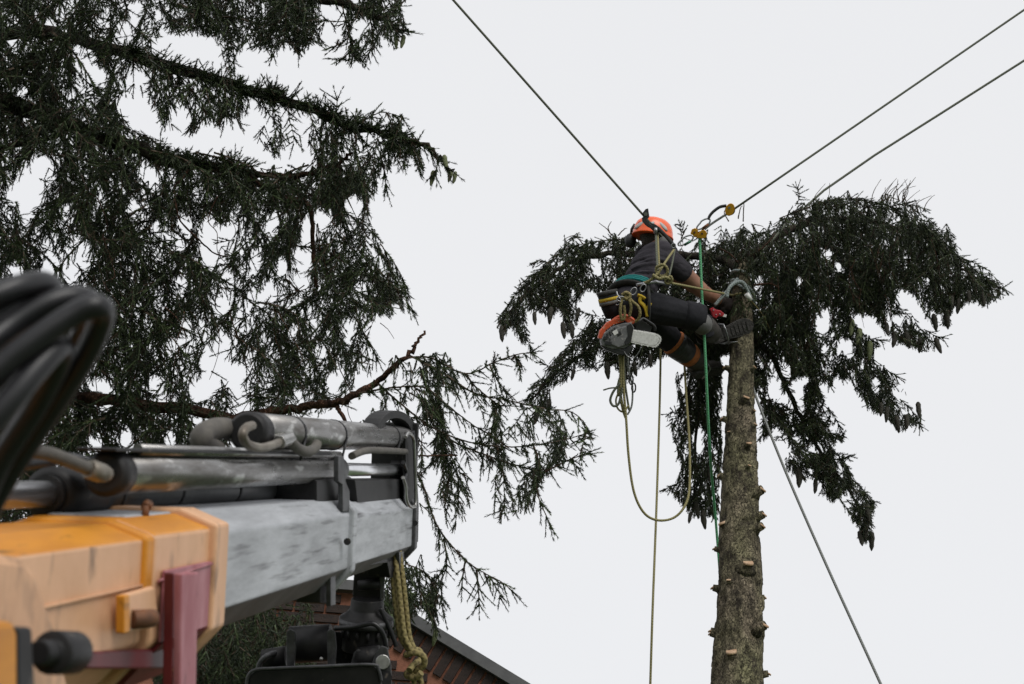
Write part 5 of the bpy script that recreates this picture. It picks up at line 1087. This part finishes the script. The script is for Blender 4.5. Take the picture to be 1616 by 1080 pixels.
# rope wrench
wr_ = empty('rope_wrench', J(1022, 348, .2), 'black rope wrench and tether on the climbing line above the helmet', 'climbing device')
def dv(name, pts, d, th, mt, parent, bevel=.002): mb = MB(); mb.prism([P(x_, y_, d) for x_, y_ in pts], F * th); return mb.build(name, M[mt], parent, bevel)
dv('cheek_plate', [(1015, 335), (1019, 330), (1023, 329), (1024, 336), (1025, 343), (1021, 346), (1024, 352), (1030, 357), (1028, 361), (1021, 357), (1014, 350), (1013, 344), (1017, 341)], 8.22, .02, 'plastic', wr_)
dv('tether', [(1025, 351), (1034, 354), (1043, 360), (1042, 367), (1033, 366), (1027, 360)], 8.24, .03, 'plastic', wr_)
mb = MB(); mb.tube(spline([P(1040, 362, 8.24), P(1052, 374, 8.22), P(1062, 386, 8.2), P(1064, 392, 8.2)], 5), .013, 8); mb.build('tether_arm', M['web'], wr_)
mb = MB(); mb.tube([P(1019, 338, 8.21), P(1019, 338, 8.26)], .012, 12); mb.build('sheave', M['alloy'], wr_)
mb = MB(); mb.ring(P(1063, 388, 8.19), R * .012, U * .016, .004, 14, 6); mb.build('swivel', M['alloy'], wr_)
mb = MB(); mb.tube([P(1032, 364, 8.23), P(1037, 364, 8.23)], .02, 12); mb.build('wrench_cap', M['alloy'], wr_)
# pulleys and carabiners
p1_ = empty('pulley', P(1152, 331, 8.3), 'upper gold pulley with a black arm riding the grey support line', 'pulley')
for dq in (0, .03): 
    mb = MB(); mb.prism([P(1152 + 7.5 * cos(a) - 1.5 * sin(a), 331 + 10 * sin(a), 8.28 + dq) for a in [2 * pi * k / 18 for k in range(18)]], F * .008); mb.build('cheek', M['gold'], p1_, .002)
mb = MB(); mb.tube([P(1152, 332, 8.289), P(1152, 332, 8.309)], .034, 16); mb.build('sheave', M['plastic'], p1_)
mb = MB(); mb.tube([P(1151, 328, 8.274), P(1151, 328, 8.30)], .008, 10); mb.build('axle', M['alloy'], p1_)
mb = MB(); mb.tube(spline([P(1146, 325, 8.3), P(1136, 327, 8.3), P(1126, 334, 8.3), P(1120, 341, 8.3), P(1118, 347, 8.3)], 5), [.013] * 21, 8, ell=(1, .7)); mb.build('arm', M['plastic'], p1_)
p2_ = empty('pulley', P(1104, 368, 8.28), 'lower gold double pulley above the bright green rope', 'pulley')
dv('cheek', [(1090, 368), (1092, 362), (1097, 360), (1102, 364), (1101, 372), (1096, 374), (1091, 373)], 8.26, .012, 'gold', p2_); dv('cheek', [(1099, 375), (1102, 369), (1106, 364), (1112, 363), (1116, 368), (1115, 375), (1108, 377)], 8.25, .012, 'gold', p2_); dv('back_cheek', [(1094, 374), (1100, 366), (1112, 365), (1115, 372), (1108, 376)], 8.295, .01, 'gold', p2_)
for x0, y0 in ((1096, 367), (1108, 369)): mb = MB(); mb.tube([P(x0, y0, 8.245), P(x0, y0, 8.30)], .007, 10); mb.build('axle', M['rust'], p2_)
mb = MB(); mb.tube([P(1106, 371, 8.272), P(1106, 371, 8.288)], .026, 16); mb.build('sheave', M['plastic'], p2_)
def biner(c, dirpx, L, w, mt, gate, label):
    c = P(*c); d = (R * dirpx[0] - U * dirpx[1]).normalized(); e = d.cross(F).normalized()
    t = empty('carabiner', c, label, 'carabiner'); mb = MB()
    pts = [c + d * (L * cos(a)) + e * (w * sin(a) * (1.15 if cos(a) > 0 else .9)) for a in [2 * pi * k / 24 for k in range(25)]]
    mb.tube(pts, .0058, 7, False); mb.build('frame', M[mt], t)
    mb = MB(); mb.tube([c - e * w + d * L * .5, c - e * w - d * L * .4], .009, 8); mb.build('gate', M[gate], t)
M['bgreen'] = mat('green anodised gate', (.03, .13, .07), (.02, .09, .05), 30, .4, .5)
biner((1110, 354, 8.3), (.8, -.6), .052, .02, 'alloy', 'rust', 'grey carabiner with a reddish gate joining the two gold pulleys')
biner((1082, 380, 8.25), (.85, -.5), .055, .02, 'alloy', 'bgreen', 'carabiner with a green gate between the lower pulley and the wrench tether')
# red handled tool by the knee
ht = empty('hand_saw', J(1130, 494, .30), 'red plastic tool handle held between the gloved hand and the knee', 'hand tool')
dv('handle', [(1120, 488), (1125, 485), (1130, 489), (1137, 490), (1143, 495), (1141, 500), (1134, 499), (1130, 503), (1125, 500), (1123, 494)], 8.36, .03, 'redgear', ht, .004)
dv('blade', [(1140, 495), (1147, 497), (1146, 501), (1139, 500)], 8.37, .006, 'bar', ht, .001)
for x0, y0 in ((1126, 490), (1136, 496), (1130, 497)): mb = MB(); mb.ball(P(x0, y0, 8.358), R * .005, U * .005, F * .004, 8, 6); mb.build('rivet', M['alloy'], ht)
